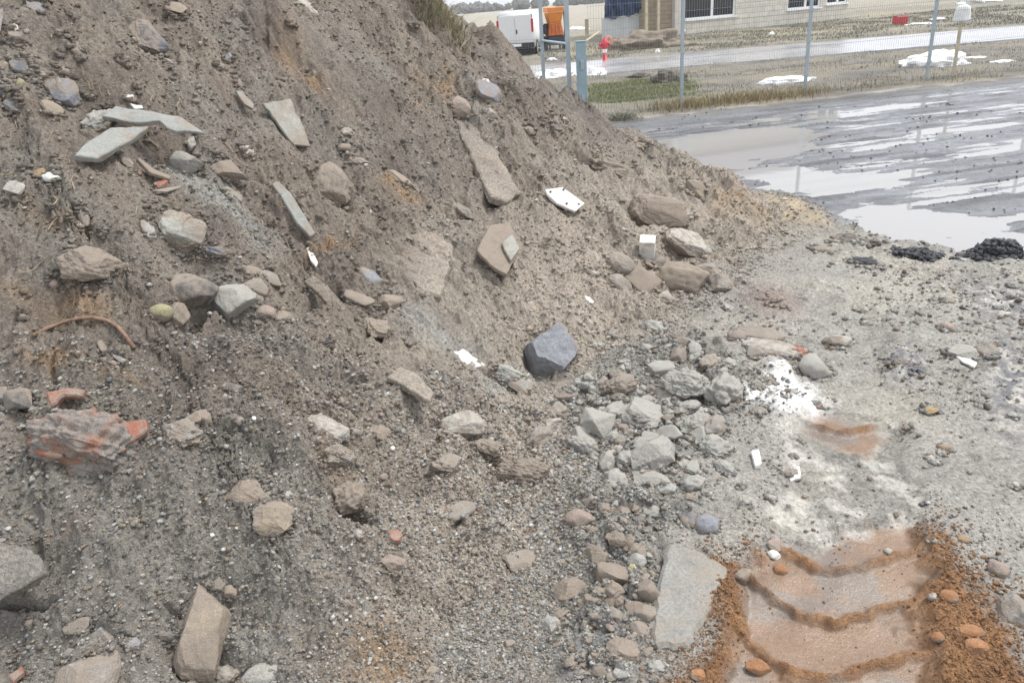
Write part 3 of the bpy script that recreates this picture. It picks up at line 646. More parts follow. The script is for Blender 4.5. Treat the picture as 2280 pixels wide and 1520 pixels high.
# ------------------------------------------------------------------ stones and rubble
SM = {
 'grey': stone_mat('grey_stone', (.285, .27, .245), (.21, .20, .185), dirt=0.70), 'pale': stone_mat('pale_stone', (.40, .38, .34), (.31, .29, .26), dirt=0.50),
 'slate': stone_mat('slate_stone', (.085, .092, .112), (.14, .148, .165), dirt=0.60), 'dark': stone_mat('dark_stone', (.085, .08, .076), (.14, .13, .12), dirt=0.55),
 'blue': stone_mat('blue_grey_stone', (.175, .185, .215), (.26, .265, .28), dirt=0.50), 'tan': stone_mat('tan_stone', (.32, .265, .19), (.24, .20, .15), dirt=0.78),
 'brown': stone_mat('brown_stone', (.225, .18, .138), (.17, .14, .11), dirt=0.78), 'ochre': stone_mat('ochre_stone', (.36, .245, .115), (.28, .195, .10), dirt=0.55),
 'olive': stone_mat('yellow_green_stone', (.30, .275, .155), (.22, .205, .125), dirt=0.50), 'white': stone_mat('white_stone', (.70, .69, .65), (.55, .54, .50), dirt=.1, speck=.12),
 'pink': stone_mat('pinkish_stone', (.32, .235, .205), (.27, .21, .185), dirt=0.60), 'red': stone_mat('brick_red', (.33, .13, .085), (.25, .105, .07), dirt=.5, dirtc=(.27, .215, .175)),
 'conc': stone_mat('broken_concrete', (.335, .333, .308), (.25, .25, .23), dirt=0.78, dirtc=(.29, .278, .25), speck=.45), 'soil': stone_mat('caked_soil', (.245, .205, .165), (.185, .155, .125), dirt=.3),
 'tile': stone_mat('grey_tile', (.30, .30, .27), (.24, .24, .215), sc=14, dirt=0.55, speck=.2), 'orange': stone_mat('orange_mud', (.32, .165, .08), (.25, .12, .056), dirt=0),
 'coal': stone_mat('black_asphalt_crumbs', (.018, .019, .023), (.04, .042, .05), dirt=0, rough=.55), 'lemon': stone_mat('pale_yellow_stone', (.55, .51, .28), (.45, .42, .25), dirt=.15),
 'sheetm': stone_mat('weathered_sheet', (.27, .275, .255), (.215, .22, .205), sc=14, dirt=.36, speck=.15), 'plast': stone_mat('white_plastic', (.70, .70, .67), (.60, .60, .57), sc=26, dirt=.34, dirtc=(.46, .43, .38), speck=.08, rough=.5),
 'bluerock': stone_mat('blue_grey_rock', (.15, .158, .18), (.225, .23, .245), dirt=.22, sc=18), 'soilg': stone_mat('dusty_grey_slab', (.185, .18, .165), (.13, .125, .115), dirt=0.78, speck=.4),
 'slabc': stone_mat('old_concrete', (.255, .25, .23), (.19, .188, .175), sc=16, dirt=0.55, dirtc=(.24, .215, .18), speck=.3),
 'masonry': stone_mat('mortar', (.235, .21, .185), (.17, .152, .137), dirt=.36, dirtc=(.25, .125, .08), speck=.4),
}
_ico = {}
def ico(k):
    if k not in _ico:
        b = bmesh.new(); bmesh.ops.create_icosphere(b, subdivisions=k, radius=1)
        _ico[k] = (np.array([v.co[:] for v in b.verts]), np.array([[v.index for v in f.verts] for f in b.faces])); b.free()
    return _ico[k]
def n3(v, sc, seed, o=3):
    s = 0; a = 1
    for k in range(o):
        q = v * sc * 2.1 ** k + seed * 1.37
        s = s + a * (pn(q[:, 0] + .3 * q[:, 2], q[:, 1] + 5, seed + k) + pn(q[:, 1] - 7, q[:, 2] + .3 * q[:, 0], seed + 9 + k) + pn(q[:, 2] + 3, q[:, 0] - .3 * q[:, 1], seed + 17 + k)) / 1.7; a *= .5
    return s
def rock(kind, seed, sub=4):
    v, f = ico(sub); v = v.copy(); rng = np.random.default_rng(seed)
    ncut, lo, hi, am, sc = {'round': (6, .80, .97, .07, 1.5), 'angular': (17, .48, .86, .05, 2.4), 'lump': (9, .62, .95, .20, 2.3), 'slab': (10, .62, .92, .05, 2.2), 'cob': (13, .60, .92, .08, 1.9)}[kind]
    if kind == 'slab': v = np.sign(v) * np.abs(v) ** .62
    for _ in range(ncut):
        n_ = rng.normal(size=3); n_ /= np.linalg.norm(n_); dd = rng.uniform(lo, hi) * (np.abs(v @ n_).max() if kind == 'slab' else 1)
        e = v @ n_ - dd; v = v - np.where(e > 0, e * .93, 0)[:, None] * n_
    r_ = n3(v, sc, seed % 997, 4) * am + n3(v, sc * 4, seed % 991 + 3, 3) * (.012 + am * .22)
    ln = np.linalg.norm(v, axis=1, keepdims=True); v = v * (1 + r_[:, None])
    ext = np.abs(v).max(0); return v / ext, f
RHO = {'round': .8, 'angular': .8, 'lump': .8, 'slab': .32, 'cob': .72}
SEED = [100]; RING = []; CAKE = .85
def frame_at(px, py, ang):
    p, t = hitpx(px, py); n_ = normal_at(p[0], p[1]); a = math.radians(ang); q = ray(px, py); q = q / np.linalg.norm(q)
    di = RT * math.cos(a) - UP * math.sin(a); e = q - 0
    # the direction on the slope that shows along the wanted direction in the photo
    k = n_ @ q; at = di - q * ((n_ @ di) / (k if abs(k) > .12 else math.copysign(.12, k)))
    L = np.linalg.norm(at); return p, t, n_, at / L, min(L, 2.2), q
def stone(px, py, w_, h_, ang, kind, mat, label, name='stone', cat='stone', sink=.46, group=None, parent=None, sub=None):
    SEED[0] += 7; sd = SEED[0]
    p, t, n_, a, L, q = frame_at(px, py + .2 * h_, ang); s = t / F * (1.07 if parent is None and name != 'brick_masonry_chunk' else 1)
    b = np.cross(n_, a); st = abs(n_ @ q); rho = RHO[kind]
    ra = w_ / 2 * s * min(L, 1.25); rb = h_ / 2 * s / math.sqrt(st * st + rho * rho * (1 - st * st)); rb = min(rb, ra * 1.5); rn = rb * rho
    rn = max(rn, .22 * ra)
    v, f = rock(kind, sd, sub or (6 if w_ > 90 else 5 if w_ > 44 else 4))
    M_ = np.stack([a * ra, b * rb, n_ * rn], 1); o_ = n_ * rn * (1 - 2 * sink)
    us = np.array([0, 0, 1.]) - n_ * n_[2]; us = us / (np.linalg.norm(us) + 1e-6) * min(1, np.linalg.norm(us) * 1.6); vu = v / np.linalg.norm(v, axis=1, keepdims=True)
    hh = v[:, 2] + (1 - 2 * sink) - .28 * (vu[:, 0] * (a @ us) + vu[:, 1] * (b @ us)) + .25 * n3(v, 1.6, sd % 883, 3)
    if parent is None and p[1] < 8 and w_ > 14 and not (px > 1520 and py > 1180):
        k_ = int(min(150, 12 + w_ * 1.1)); R2 = np.random.default_rng(sd); th = R2.uniform(0, 6.283, k_); rr_ = R2.uniform(.72, 1.12, k_); q2 = a[None] * (ra * np.cos(th) * rr_)[:, None] + b[None] * (rb * np.sin(th) * rr_)[:, None]
        RING.append((p[0] + q2[:, 0], p[1] + q2[:, 1]))
    o = mesh_obj(name, v @ M_.T + o_, f, SM[mat] if isinstance(mat, str) else mat, smooth_=kind in ('round', 'cob'), loc=p)
    at = o.data.attributes.new('caked', 'FLOAT', 'POINT'); at.data.foreach_set('value', (CAKE * smooth(.62, .05, hh)).astype(np.float32))
    if parent is None: tag(o, label, cat, group)
    return o
def slab(pts, thick, mat, label, name='slab_fragment', cat='slab', lift=.0, nrm=None, mixn=1., wav=.0, group=None, parent=None, jag=2.0, anchor=None):
    """a broken flat piece: its outline is laid on a plane that leans with the slope, then given its thickness"""
    SEED[0] += 7; rng = random.Random(SEED[0]); P_ = np.array(pts, float); c = P_.mean(0) if anchor is None else np.array(anchor, float)
    p, t = hitpx(*c); n_ = normal_at(p[0], p[1], .15)
    if nrm is not None: n_ = n_ * (1 - mixn) + np.array(nrm) / np.linalg.norm(nrm) * mixn; n_ /= np.linalg.norm(n_)
    o_ = p + n_ * lift
    out = []
    for k in range(len(P_)):                                   # chipped edge
        A, B = P_[k], P_[(k + 1) % len(P_)]; m_ = max(1, int(np.hypot(*(B - A)) / 12))
        for j_ in range(m_):
            g = A + (B - A) * j_ / m_
            if j_: g = g + np.array([rng.gauss(0, jag * .5), rng.gauss(0, jag * .5)])
            out.append(g)
    W = []
    for g in out:
        q = ray(*g); k = ((o_ - CAM) @ n_) / (q @ n_); W.append(CAM + q * k - p)
    bm = bmesh.new(); vs_ = [bm.verts.new(w_) for w_ in W]; fc = bm.faces.new(vs_)
    if fc.normal.dot(Vector(n_)) < 0: fc.normal_flip()
    fc.normal_update()
    r = bmesh.ops.extrude_face_region(bm, geom=[fc]); low = [e for e in r['geom'] if isinstance(e, bmesh.types.BMVert)]
    for v in low: v.co -= Vector(n_) * thick * rng.uniform(.85, 1.1)
    bmesh.ops.recalc_face_normals(bm, faces=bm.faces)
    es = [e for e in bm.edges if e.calc_face_angle(0) > .8]
    bmesh.ops.bevel(bm, geom=es, offset=thick * .16, segments=1, affect='EDGES')
    bmesh.ops.triangulate(bm, faces=[f for f in bm.faces if len(f.verts) > 4])
    bmesh.ops.subdivide_edges(bm, edges=[e for e in bm.edges if e.calc_length() > .05], cuts=2, use_grid_fill=True)
    for v in bm.verts:
        k = mnoise.noise(v.co * 9 + Vector((SEED[0], 0, 0))); v.co += Vector(n_) * (k * (.003 + wav) + mnoise.noise(v.co * 40) * .0015)
    bmesh.ops.recalc_face_normals(bm, faces=bm.faces)
    me = bpy.data.meshes.new(name); bm.to_mesh(me); bm.free(); me.materials.append(SM[mat] if isinstance(mat, str) else mat)
    o = bpy.data.objects.new(name, me); COL.objects.link(o); o.location = p
    if mat is SOIL:
        vw = np.array([v.co[:] for v in me.vertices]) + p; attr(o, mound_colour(vw[:, 0], vw[:, 1], vw[:, 2])[0] * 1.12, np.full(len(vw), .62))
    if parent is not None:
        o.parent = parent; o.location = Vector(p) - parent.location
    else: tag(o, label, cat, group)
    return o

for r_ in BIG:
    big = r_[2] > 60; r_ = list(r_); deep = r_[0] in (208, 742, 1480, 405, 552)
    if r_[0] in (208, 742): r_[6] = 'soil'
    CAKE = 1.05 if deep else (.55 if r_[0] == 1222 else .85)
    stone(*r_, sink=.56 if deep else (.40 if r_[0] == 1222 else .46), name='boulder' if big else ('pebble' if max(r_[2], r_[3]) < 30 else 'stone'), cat='boulder' if big else ('pebble' if max(r_[2], r_[3]) < 30 else 'stone'))
rng = random.Random(5)
# loose lumps of broken concrete round the foot of the heap
n_ = 0; spots = []
while n_ < 265:
    u = rng.random(); px, py = (rng.gauss(1450, 95), rng.gauss(925, 80)) if u < .6 else ((rng.gauss(1390, 60), rng.gauss(1190, 120)) if u < .83 else (rng.gauss(1350, 60), rng.uniform(1330, 1515)))
    sz = 16 + 56 * rng.random() ** 2.2 * (.6 if u > .55 else 1)
    if any(math.hypot(px - a, (py - b) * 1.3) < (sz + c) * .25 for a, b, c in spots) or 1470 < px < 1640 and 1190 < py: continue
    spots.append((px, py, sz)); n_ += 1
    stone(px, py, sz, sz * rng.uniform(.6, .95), rng.uniform(-60, 60), rng.choice(['angular', 'lump', 'lump', 'angular']), rng.choice(['conc', 'conc', 'conc', 'grey', 'pale'] if py < 1100 else ['conc', 'grey', 'grey', 'brown', 'soil']),
          'lump of broken concrete and stone loose in the rubble at the foot of the heap', 'rubble_lump', 'rubble lump', .46, 'loose lumps in the grey rubble', sub=4)
# small stones sticking out of the slope
n_ = 0
while n_ < 95:
    px, py = rng.uniform(0, 1700), rng.uniform(20, 1500)
    if py < 25 + (px - 1040) * .95 or px > 1200 + (1500 - py) * .55 and py > 650: continue
    n_ += 1; sz = 9 + 20 * rng.random() ** 2.2
    cname = rng.choice(['grey', 'grey', 'brown', 'brown', 'tan', 'pale', 'white', 'dark', 'pink'])
    sz = min(sz, 11) if cname == 'white' else sz
    word = {'grey': 'grey', 'brown': 'brown', 'tan': 'tan', 'pale': 'pale', 'white': 'white', 'blue': 'bluish', 'dark': 'dark', 'pink': 'pinkish'}[cname]
    stone(px, py, sz, sz * rng.uniform(.6, .9), rng.uniform(-40, 60), rng.choice(['cob', 'angular', 'round']), cname, f'small {word} stone stuck singly in the bare soil of the slope', 'small_stone', 'small stone', .42, f'small {word} stones in the slope', sub=4)
n_ = 0
while n_ < 42:
    px, py = rng.uniform(20, 1500), rng.uniform(40, 900)
    if py < 60 + (px - 1040) * .95 or px > 1250 and py > 620: continue
    n_ += 1; sz = 16 + 34 * rng.random() ** 1.8
    cname = rng.choice(['grey', 'tile', 'brown', 'soil', 'dark', 'pale']); word = {'grey': 'grey', 'tile': 'greenish grey', 'brown': 'brown', 'soil': 'soil coloured', 'dark': 'dark', 'pale': 'pale'}[cname]
    stone(px, py, sz, sz * rng.uniform(.25, .5), rng.uniform(15, 75), 'slab', cname, f'thin {word} shard poking out of the upper slope', 'shard', 'shard', .25, f'thin {word} shards in the upper slope', sub=4)
n_ = 0
while n_ < 70:
    px, py = rng.uniform(1560, 2275), rng.uniform(620, 1180)
    if px < 1560 + (py - 620) * .1: continue
    n_ += 1; sz = 8 + 16 * rng.random() ** 2
    cname = rng.choice(['grey', 'pale', 'dark', 'conc', 'tan'])
    word = {'grey': 'grey', 'pale': 'pale', 'dark': 'dark', 'conc': 'light grey', 'tan': 'tan'}[cname]
    stone(px, py, sz, sz * .7, rng.uniform(-30, 30), rng.choice(['cob', 'angular']), cname, f'small {word} stone lying loose on the pale churned ground', 'loose_stone', 'small stone', .3, f'small {word} stones on the pale ground', sub=4)

# ------------------------------------------------------------------ slabs, sheets, tiles, boards
slab([(165, 345), (185, 322), (245, 283), (332, 280), (290, 312), (215, 352)], .03, 'sheetm', 'flat greenish grey board leaning under the bent roofing sheet', 'board_fragment', 'board', .09, (.1, -.55, .8), .6, jag=1)
slab([(226, 258), (258, 236), (300, 239), (350, 249), (398, 259), (430, 277), (456, 299), (425, 294), (392, 291), (372, 284), (356, 271), (300, 270), (262, 262)], .022, 'sheetm',
     'bent grey roofing sheet jutting out of the slope over a dark hollow', 'roofing_sheet', 'roofing sheet', .10, (.15, -.25, 1), .8, wav=.02, jag=1.2, anchor=(345, 275))
slab([(585, 229), (648, 220), (668, 262), (692, 326), (655, 322), (630, 290)], .022, 'tile', 'long grey green tile lying flat on the upper slope', 'tile_fragment', 'tile', .075)
slab([(525, 200), (540, 203), (566, 232), (563, 243), (545, 232)], .02, 'tile', 'narrow grey shard left of the long grey green tile', 'tile_fragment', 'tile', .06)
slab([(305, 352), (312, 350), (342, 376), (382, 392), (378, 398), (335, 384)], .02, 'brown', 'thin dark slat above the red brick piece', 'slat', 'slat', .02, jag=.5)
slab([(340, 424), (360, 418), (402, 412), (404, 417), (370, 426)], .015, 'grey', 'thin grey stick below the red brick piece', 'stick', 'stick', .02, jag=.5)
slab([(604, 408), (620, 402), (648, 430), (702, 518), (690, 526), (662, 498), (628, 442)], .035, 'sheetm', 'long grey strip of plastic gutter on the middle slope', 'gutter_strip', 'gutter', .03, jag=.5)
slab([(682, 552), (692, 550), (708, 584), (703, 592), (692, 580)], .015, 'plast', 'white splinter below the grey gutter strip', 'splinter', 'splinter', .02, jag=.6)
slab([(733, 541), (750, 536), (753, 543), (740, 549)], .012, 'plast', 'white scrap right of the gutter strip end', 'scrap', 'scrap', .015, jag=.6)
slab([(289, 230), (304, 234), (316, 234), (319, 241), (300, 243)], .01, 'plast', 'white plastic flake between the pebble and the roofing sheet', 'plastic_flake', 'scrap', .02, jag=.8)
slab([(676, 624), (696, 612), (730, 634), (770, 684), (764, 712), (742, 690), (712, 656)], .03, SOIL, 'brown slab edge over a dark triangular hollow', 'slab_fragment', 'slab', .10, (.15, -.15, 1), .6, jag=1.5, wav=.006, anchor=(722, 650))
slab([(838, 528), (880, 515), (985, 517), (1012, 545), (1003, 600), (985, 660), (930, 640), (880, 588)], .07, SOIL, 'flat dirt covered slab lying in the middle of the slope', 'paving_slab', 'slab', .04, jag=6, wav=.03)
slab([(1062, 555), (1090, 500), (1132, 492), (1160, 545), (1128, 610), (1092, 588)], .03, 'brown', 'brown tile propped over a dark wedge shaped hollow', 'tile_fragment', 'tile', .10, (.1, -.1, 1), .45)
slab([(1118, 540), (1140, 520), (1158, 552), (1138, 580)], .02, 'tile', 'light grey scrap on the corner of the brown propped tile', 'tile_fragment', 'tile', 0.122, (.1, -.1, 1), .45, anchor=(1111, 545))
slab([(1010, 262), (1050, 250), (1112, 345), (1162, 430), (1128, 448), (1095, 440), (1050, 350)], .06, SOIL, 'long soil coated plank running down to a dark hole', 'plank', 'plank', .085, (.25, -.1, 1), .25, jag=5, wav=.012)
slab([(860, 838), (890, 815), (930, 830), (966, 870), (956, 890), (915, 868), (882, 848)], .03, SOIL, 'soil crusted board edge above a black slot', 'board_fragment', 'board', .11, (.1, -.12, 1), .75, jag=1.5, wav=.006, anchor=(908, 855))
tl = slab([(1214, 421), (1252, 416), (1303, 452), (1282, 470), (1240, 452), (1220, 432)], .025, 'plast', 'whitish plate with four dark screw holes on the right slope', 'drilled_plate', 'plate', .04, jag=.3)
for a, b in ((1226, 426), (1255, 421), (1289, 453), (1262, 452)):
    slab([(a - 3, b), (a, b - 2), (a + 3, b), (a + 2, b + 3), (a - 2, b + 3)], .006, 'coal', None, 'screw_hole', None, .0435, parent=tl, jag=0, anchor=(1251, 440))
slab([(993, 788), (1010, 780), (1022, 781), (1031, 775), (1082, 813), (1044, 819), (1026, 805), (1012, 806)], .02, 'plast', 'white broken tile with a notch in the centre of the picture', 'white_tile', 'tile', .03, jag=.6)
slab([(1222, 868), (1262, 838), (1292, 842), (1280, 880), (1240, 884)], .03, 'dark', 'dark thin slab below the big blue grey rock', 'slab_fragment', 'slab', .04)
slab([(1302, 658), (1312, 660), (1323, 672), (1312, 680)], .012, 'plast', 'white triangular chip on the lower right slope', 'chip', 'chip', .015, jag=.4)
slab([(-20, 1206), (30, 1208), (70, 1224), (98, 1250), (106, 1276), (88, 1286), (60, 1302), (28, 1318), (0, 1334), (-60, 1345), (-60, 1206)], .03, SOIL, 'wide grey slab over a dark gap at the lower left edge', 'slab_fragment', 'slab', .10, (.1, -.3, 1), .5, wav=.016, jag=4)
slab([(1488, 1206), (1512, 1203), (1632, 1262), (1585, 1350), (1530, 1442), (1448, 1432), (1462, 1300)], .09, 'slabc', 'big smooth concrete slab beside the orange mud', 'concrete_slab', 'slab', .045, (0, -.12, 1), .7, jag=4, wav=.006)
slab([(18, 1500), (50, 1480), (54, 1492), (30, 1515)], .02, 'red', 'orange red shard at the lower left corner', 'brick_shard', 'shard', .03)
slab([(1672, 1002), (1690, 998), (1696, 1030), (1682, 1036)], .02, 'plast', 'white chip below the white lime', 'chip', 'chip', .02)
slab([(1755, 1048), (1780, 1036), (1786, 1062), (1760, 1070)], .015, 'plast', 'white smear of lime beside the tyre print', 'lime_smear', 'lime', .012)
slab([(2128, 792), (2160, 798), (2176, 806), (2170, 818), (2146, 806)], .01, 'plast', 'white scrap hanging under the pale concrete lump', 'scrap', 'scrap', .02)
slab([(-30, 30), (6, 18), (10, 34), (2, 70), (-30, 80)], .02, 'blue', 'pale bluish panel piece at the left edge near the top', 'panel_fragment', 'panel', .03)
# the white block, on its end
p, t = hitpx(1441, 575); s = t / F
o = MB().box((0, 0, 0), (34 * s, 30 * s, 60 * s), bev=.004).build('white_block', SM['plast'], loc=Vector(p) + Vector((0, 0, 20 * s))); o.rotation_euler = (.35, .05, -.25)
tag(o, 'white rectangular block standing among the cobbles', 'block')
# chunk of brick masonry
root = stone(195, 962, 285, 165, 14, 'lump', 'masonry', 'chunk of brick masonry caked with grey mortar at the left', 'brick_masonry_chunk', 'masonry', .35)
for q in ([(100, 872), (150, 862), (190, 866), (180, 884), (140, 880), (112, 905)], [(190, 912), (215, 905), (210, 945), (194, 940)], [(255, 945), (322, 930), (328, 955), (290, 985), (262, 975)],
          [(62, 998), (105, 994), (140, 1010), (135, 1018), (85, 1012)], [(132, 1046), (215, 1010), (262, 1000), (230, 1022), (150, 1056)]):
    slab(q, .04, 'red', None, 'brick', None, .05 if q[0][1] < 990 else .035, parent=root, anchor=(195, 950) if q[0][1] < 990 else None, nrm=(.2, -.7, .7), mixn=.5)
# rusty rod
pts = []
for a, b in ((80, 752), (115, 735), (150, 722), (185, 714), (215, 713), (245, 719), (268, 733), (284, 752), (305, 780)):
    q, t = hitpx(a, b); pts.append(q + np.array([0, -.012, .016]))
o = MB().tube([Vector(q - pts[0]) for q in pts], .008, 7).build('bent_rod', plain('rust', (.20, .125, .085), .85, var=.4, sc=60), smooth_=True, loc=pts[0]); tag(o, 'rusty bent rod arching out of the ochre soil', 'rod')
# black crumbs of asphalt at the yard edge
def crumb_heap(px0, px1, py, h_, name, mat, label, cat, n=160, sz=.045, kind=None):
    a, _ = hitpx(px0, py); b, _ = hitpx(px1, py); V = []; Fc = []; off = 0; R_ = random.Random(int(px0)); c = (a + b) / 2; half = np.linalg.norm(b - a) / 2
    v0, f0 = ico(2); dpt = max(half * .4, .12); L_ = []
    for i in range(n):
        u = R_.gauss(0, .42); w_ = R_.gauss(0, .42); k = max(0, 1 - u * u - w_ * w_)
        pos = c + (b - a) / 2 * u + np.array([0, w_ * dpt, 0]); L_.append((pos, k * R_.random(), R_.uniform(.4, 1.3)))
    P_ = np.array([q[0] for q in L_]); P_[:, 2] = surf(P_[:, 0], P_[:, 1])
    pro = [v0 * (1 + .7 * n3(v0, 1.5, i + 1, 2)[:, None]).clip(.4, 1.6) for i in range(20)]
    for i in range(n):
        P_[i, 2] += h_ * L_[i][1]; v = pro[i % 20] * sz * L_[i][2] * np.array([1, 1, .75]); V.append(v + P_[i] - c); Fc.append(f0 + off); off += len(v)
    o = mesh_obj(name, np.concatenate(V), np.concatenate(Fc), mat, loc=c); return tag(o, label, cat, kind=kind)
crumb_heap(2150, 2290, 572, .14, 'asphalt_crumb_heap', SM['coal'], 'black heap of asphalt crumbs at the edge of the wet yard near the right', 'heap', 700, .026)
crumb_heap(1985, 2090, 568, .05, 'asphalt_crumb_heap', SM['coal'], 'low scatter of black asphalt crumbs left of the black heap', 'heap', 260, .02)
crumb_heap(1955, 2045, 815, .02, 'grey_gravel_patch', SM['slate'], 'round patch of dark blue grey gravel on the pale ground', 'gravel patch', 220, .012, 'stuff')
crumb_heap(1690, 1760, 672, .02, 'red_crumb_patch', SM['pink'], 'patch of reddish crumbs in the churned ground', 'crumb patch', 90, .014, 'stuff')
crumb_heap(1660, 1815, 890, .03, 'lime_crumbs', SM['plast'], 'white crumbs of lime spilled beside the concrete rubble', 'lime', 70, .008, 'stuff')

# ------------------------------------------------------------------ loose grains and crumbs
def grains(name, n, seed, r0, r1, a0, a1, s0, s1, keep, colours, mat, lab, sub=1, flat_=.7, kind='stuff', extra=None):
    R_ = np.random.default_rng(seed); r = np.exp(R_.uniform(math.log(r0), math.log(r1), n)); a = np.radians(R_.uniform(a0, a1, n)); x = r * np.sin(a); y = r * np.cos(a)
    sz = s0 * (s1 / s0) ** (R_.random(n) ** 3.2); sz = np.maximum(sz * np.clip(r / 3.6, .3, 1.6), r * .0012)
    k = keep(x, y, R_); x, y, sz = x[k], y[k], sz[k]
    if extra is not None:
        ex, ey = extra; er = np.hypot(ex, ey); x = np.concatenate([x, ex]); y = np.concatenate([y, ey]); sz = np.concatenate([sz, er / 4 * R_.uniform(.004, .017, len(ex))])
    z = surf(x, y, True); n = len(x)
    v0, f0 = ico(sub); protos = []
    for i in range(14):
        v = v0 * (1 + .75 * n3(v0, 1.3, seed + i * 5, 2)[:, None]).clip(.45, 1.7); v = v * np.random.default_rng(i).uniform(.6, 1.25, 3); protos.append(v)
    protos = np.array(protos)[R_.integers(0, 14, n)]
    th = R_.uniform(0, 6.283, n); c, s = np.cos(th), np.sin(th)
    X = (protos[:, :, 0] * c[:, None] - protos[:, :, 1] * s[:, None]); Y = protos[:, :, 0] * s[:, None] + protos[:, :, 1] * c[:, None]; Z = protos[:, :, 2] * flat_
    V = np.stack([x[:, None] + X * sz[:, None], y[:, None] + Y * sz[:, None], (z + sz * .25)[:, None] + Z * sz[:, None]], -1).reshape(-1, 3)
    Fc = (f0[None] + (np.arange(n) * len(v0))[:, None, None]).reshape(-1, 3)
    o = mesh_obj(name, V, Fc, mat, smooth_=sub > 1); col = colours(x, y, R_)
    me = o.data; at = me.attributes.new('earth', 'FLOAT_COLOR', 'POINT'); c4 = np.ones((n, 4), np.float32); c4[:, :3] = col
    at.data.foreach_set('color', np.repeat(c4, len(v0), axis=0).ravel()); at = me.attributes.new('gloss', 'FLOAT', 'POINT'); at.data.foreach_set('value', np.full(n * len(v0), .6, np.float32))
    return tag(o, lab, name.replace('_', ' '), kind=kind)
PAL = np.array([(.40, .385, .35), (.30, .28, .255), (.21, .18, .15), (.14, .125, .11), (.36, .29, .21), (.50, .48, .44), (.24, .25, .27), (.30, .21, .16), (.62, .61, .58)])
def pal(wt):
    wt = np.array(wt, float); wt /= wt.sum()
    def f(x, y, R_): return np.clip(PAL[R_.choice(len(PAL), len(x), p=wt)] * R_.uniform(.75, 1.25, (len(x), 1)), .02, .8)
    return f
def ring_of(on_heap):
    x = np.concatenate([q[0] for q in RING]); y = np.concatenate([q[1] for q in RING]); k = ((bil(SG, x, y) > .05) & in_heap(x, y)) == on_heap; return x[k], y[k]
def slope(x, y, R_): return in_heap(x, y) & (bil(SG, x, y) > -.15) & (bil(SG, x, y) < 4.2) & (fbm(x * 1.3, y * 1.3, 3, 501) + R_.normal(0, .3, len(x)) > -.25)
def soilcol(x, y, R_):
    c, _ = mound_colour(x, y, x * 0); return np.clip(c * R_.uniform(.78, 1.35, (len(x), 1)), .02, .7)
grains('soil_crumbs', 110000, 11, 1.5, 9, -46, 36, .003, .013, slope, soilcol, SOIL, 'brown soil crumbs all over the slope of the heap', extra=ring_of(True))
def foot_zone(x, y, R_):
    s = bil(SG, x, y); return in_heap(x, y) & (s > -.1) & (s < 1.6) & (y < 3.4) & (x < .5) & (R_.random(len(x)) < .35 + .65 * smooth(-.9, -.1, x))
grains('gravel', 46000, 12, 1.45, 3.6, -44, 12, .0065, .016, foot_zone, pal([8, 4, 2, 3, 6, 9, 2, 1.5, 5]), SOIL, 'fine gravel covering the foot of the heap')
grains('grit', 14000, 13, 1.5, 9, -46, 36, .0035, .012, slope, pal([3, 2, 0, 1, 2, 5, 1, 1, 5]), SOIL, 'pale grit strewn over the slope of the heap')
def flatz(x, y, R_):
    org = np.maximum(sdist(x, y, ORANGE[0])[0], sdist(x, y, ORANGE[1])[0]); u, v = track(x, y)
    return (bil(SG, x, y) < .1) & (sdist(x, y, YARD)[0] < .1) & (org < .02) & (fbm(x * 1.2, y * 1.2, 3, 511) + R_.normal(0, .3, len(x)) > -.1) & (R_.random(len(x)) > .8 * lugs(x, y)[2])
grains('ground_gravel', 24000, 14, 1.5, 8, -4, 42, .0035, .015, flatz, pal([7, 5, 1, 1.2, 2, 5, 2, .5, 1]), SOIL, 'grey gravel scattered on the pale churned ground', extra=ring_of(False))
def orz(x, y, R_):
    u, v = track(x, y); wob = .1 * fbm(x * 2.5, y * 2.5, 3, 101); d0 = sdist(x, y, ORANGE[0])[0] + wob
    ins = lugs(x, y)[2]; return (d0 > -.25 * R_.random(len(x)) ** 2) & (R_.random(len(x)) > .985 * ins ** .5)
grains('rubble_fines', 26000, 18, 1.5, 4.2, -4, 24, .003, .013, lambda x, y, R_: rubble(x, y)[0] > R_.random(len(x)), pal([6, 4, 1, 1, .5, 5, .5, 0, 1]), SOIL, 'dusty grey fines between the lumps of broken concrete')
grains('mud_crumbs', 40000, 15, 1.45, 3.2, 10, 46, .003, .013, orz, lambda x, y, R_: np.clip(np.array([(.33, .165, .066), (.25, .12, .047), (.38, .215, .105)])[R_.integers(0, 3, len(x))] * R_.uniform(.75, 1.25, (len(x), 1)), .02, .8), SOIL, 'orange mud crumbs thrown up along the tyre print')
def yardz(x, y, R_): return (sdist(x, y, YARD)[0] > 0) & (bil(SG, x, y) < 0) & (surf(x, y) > -.018) & (fbm((x * .98 + y * .2) * .5, (-x * .2 + y * .98) * 2, 3, 521) + R_.normal(0, .2, len(x)) > .0)
grains('yard_gravel', 1600, 16, 5, 15, 8, 42, .0025, .005, yardz, lambda x, y, R_: np.array([(.05, .052, .06), (.09, .09, .1), (.16, .16, .17)])[R_.integers(0, 3, len(x))], SOIL, 'dark wet gravel lying in the rutted yard')
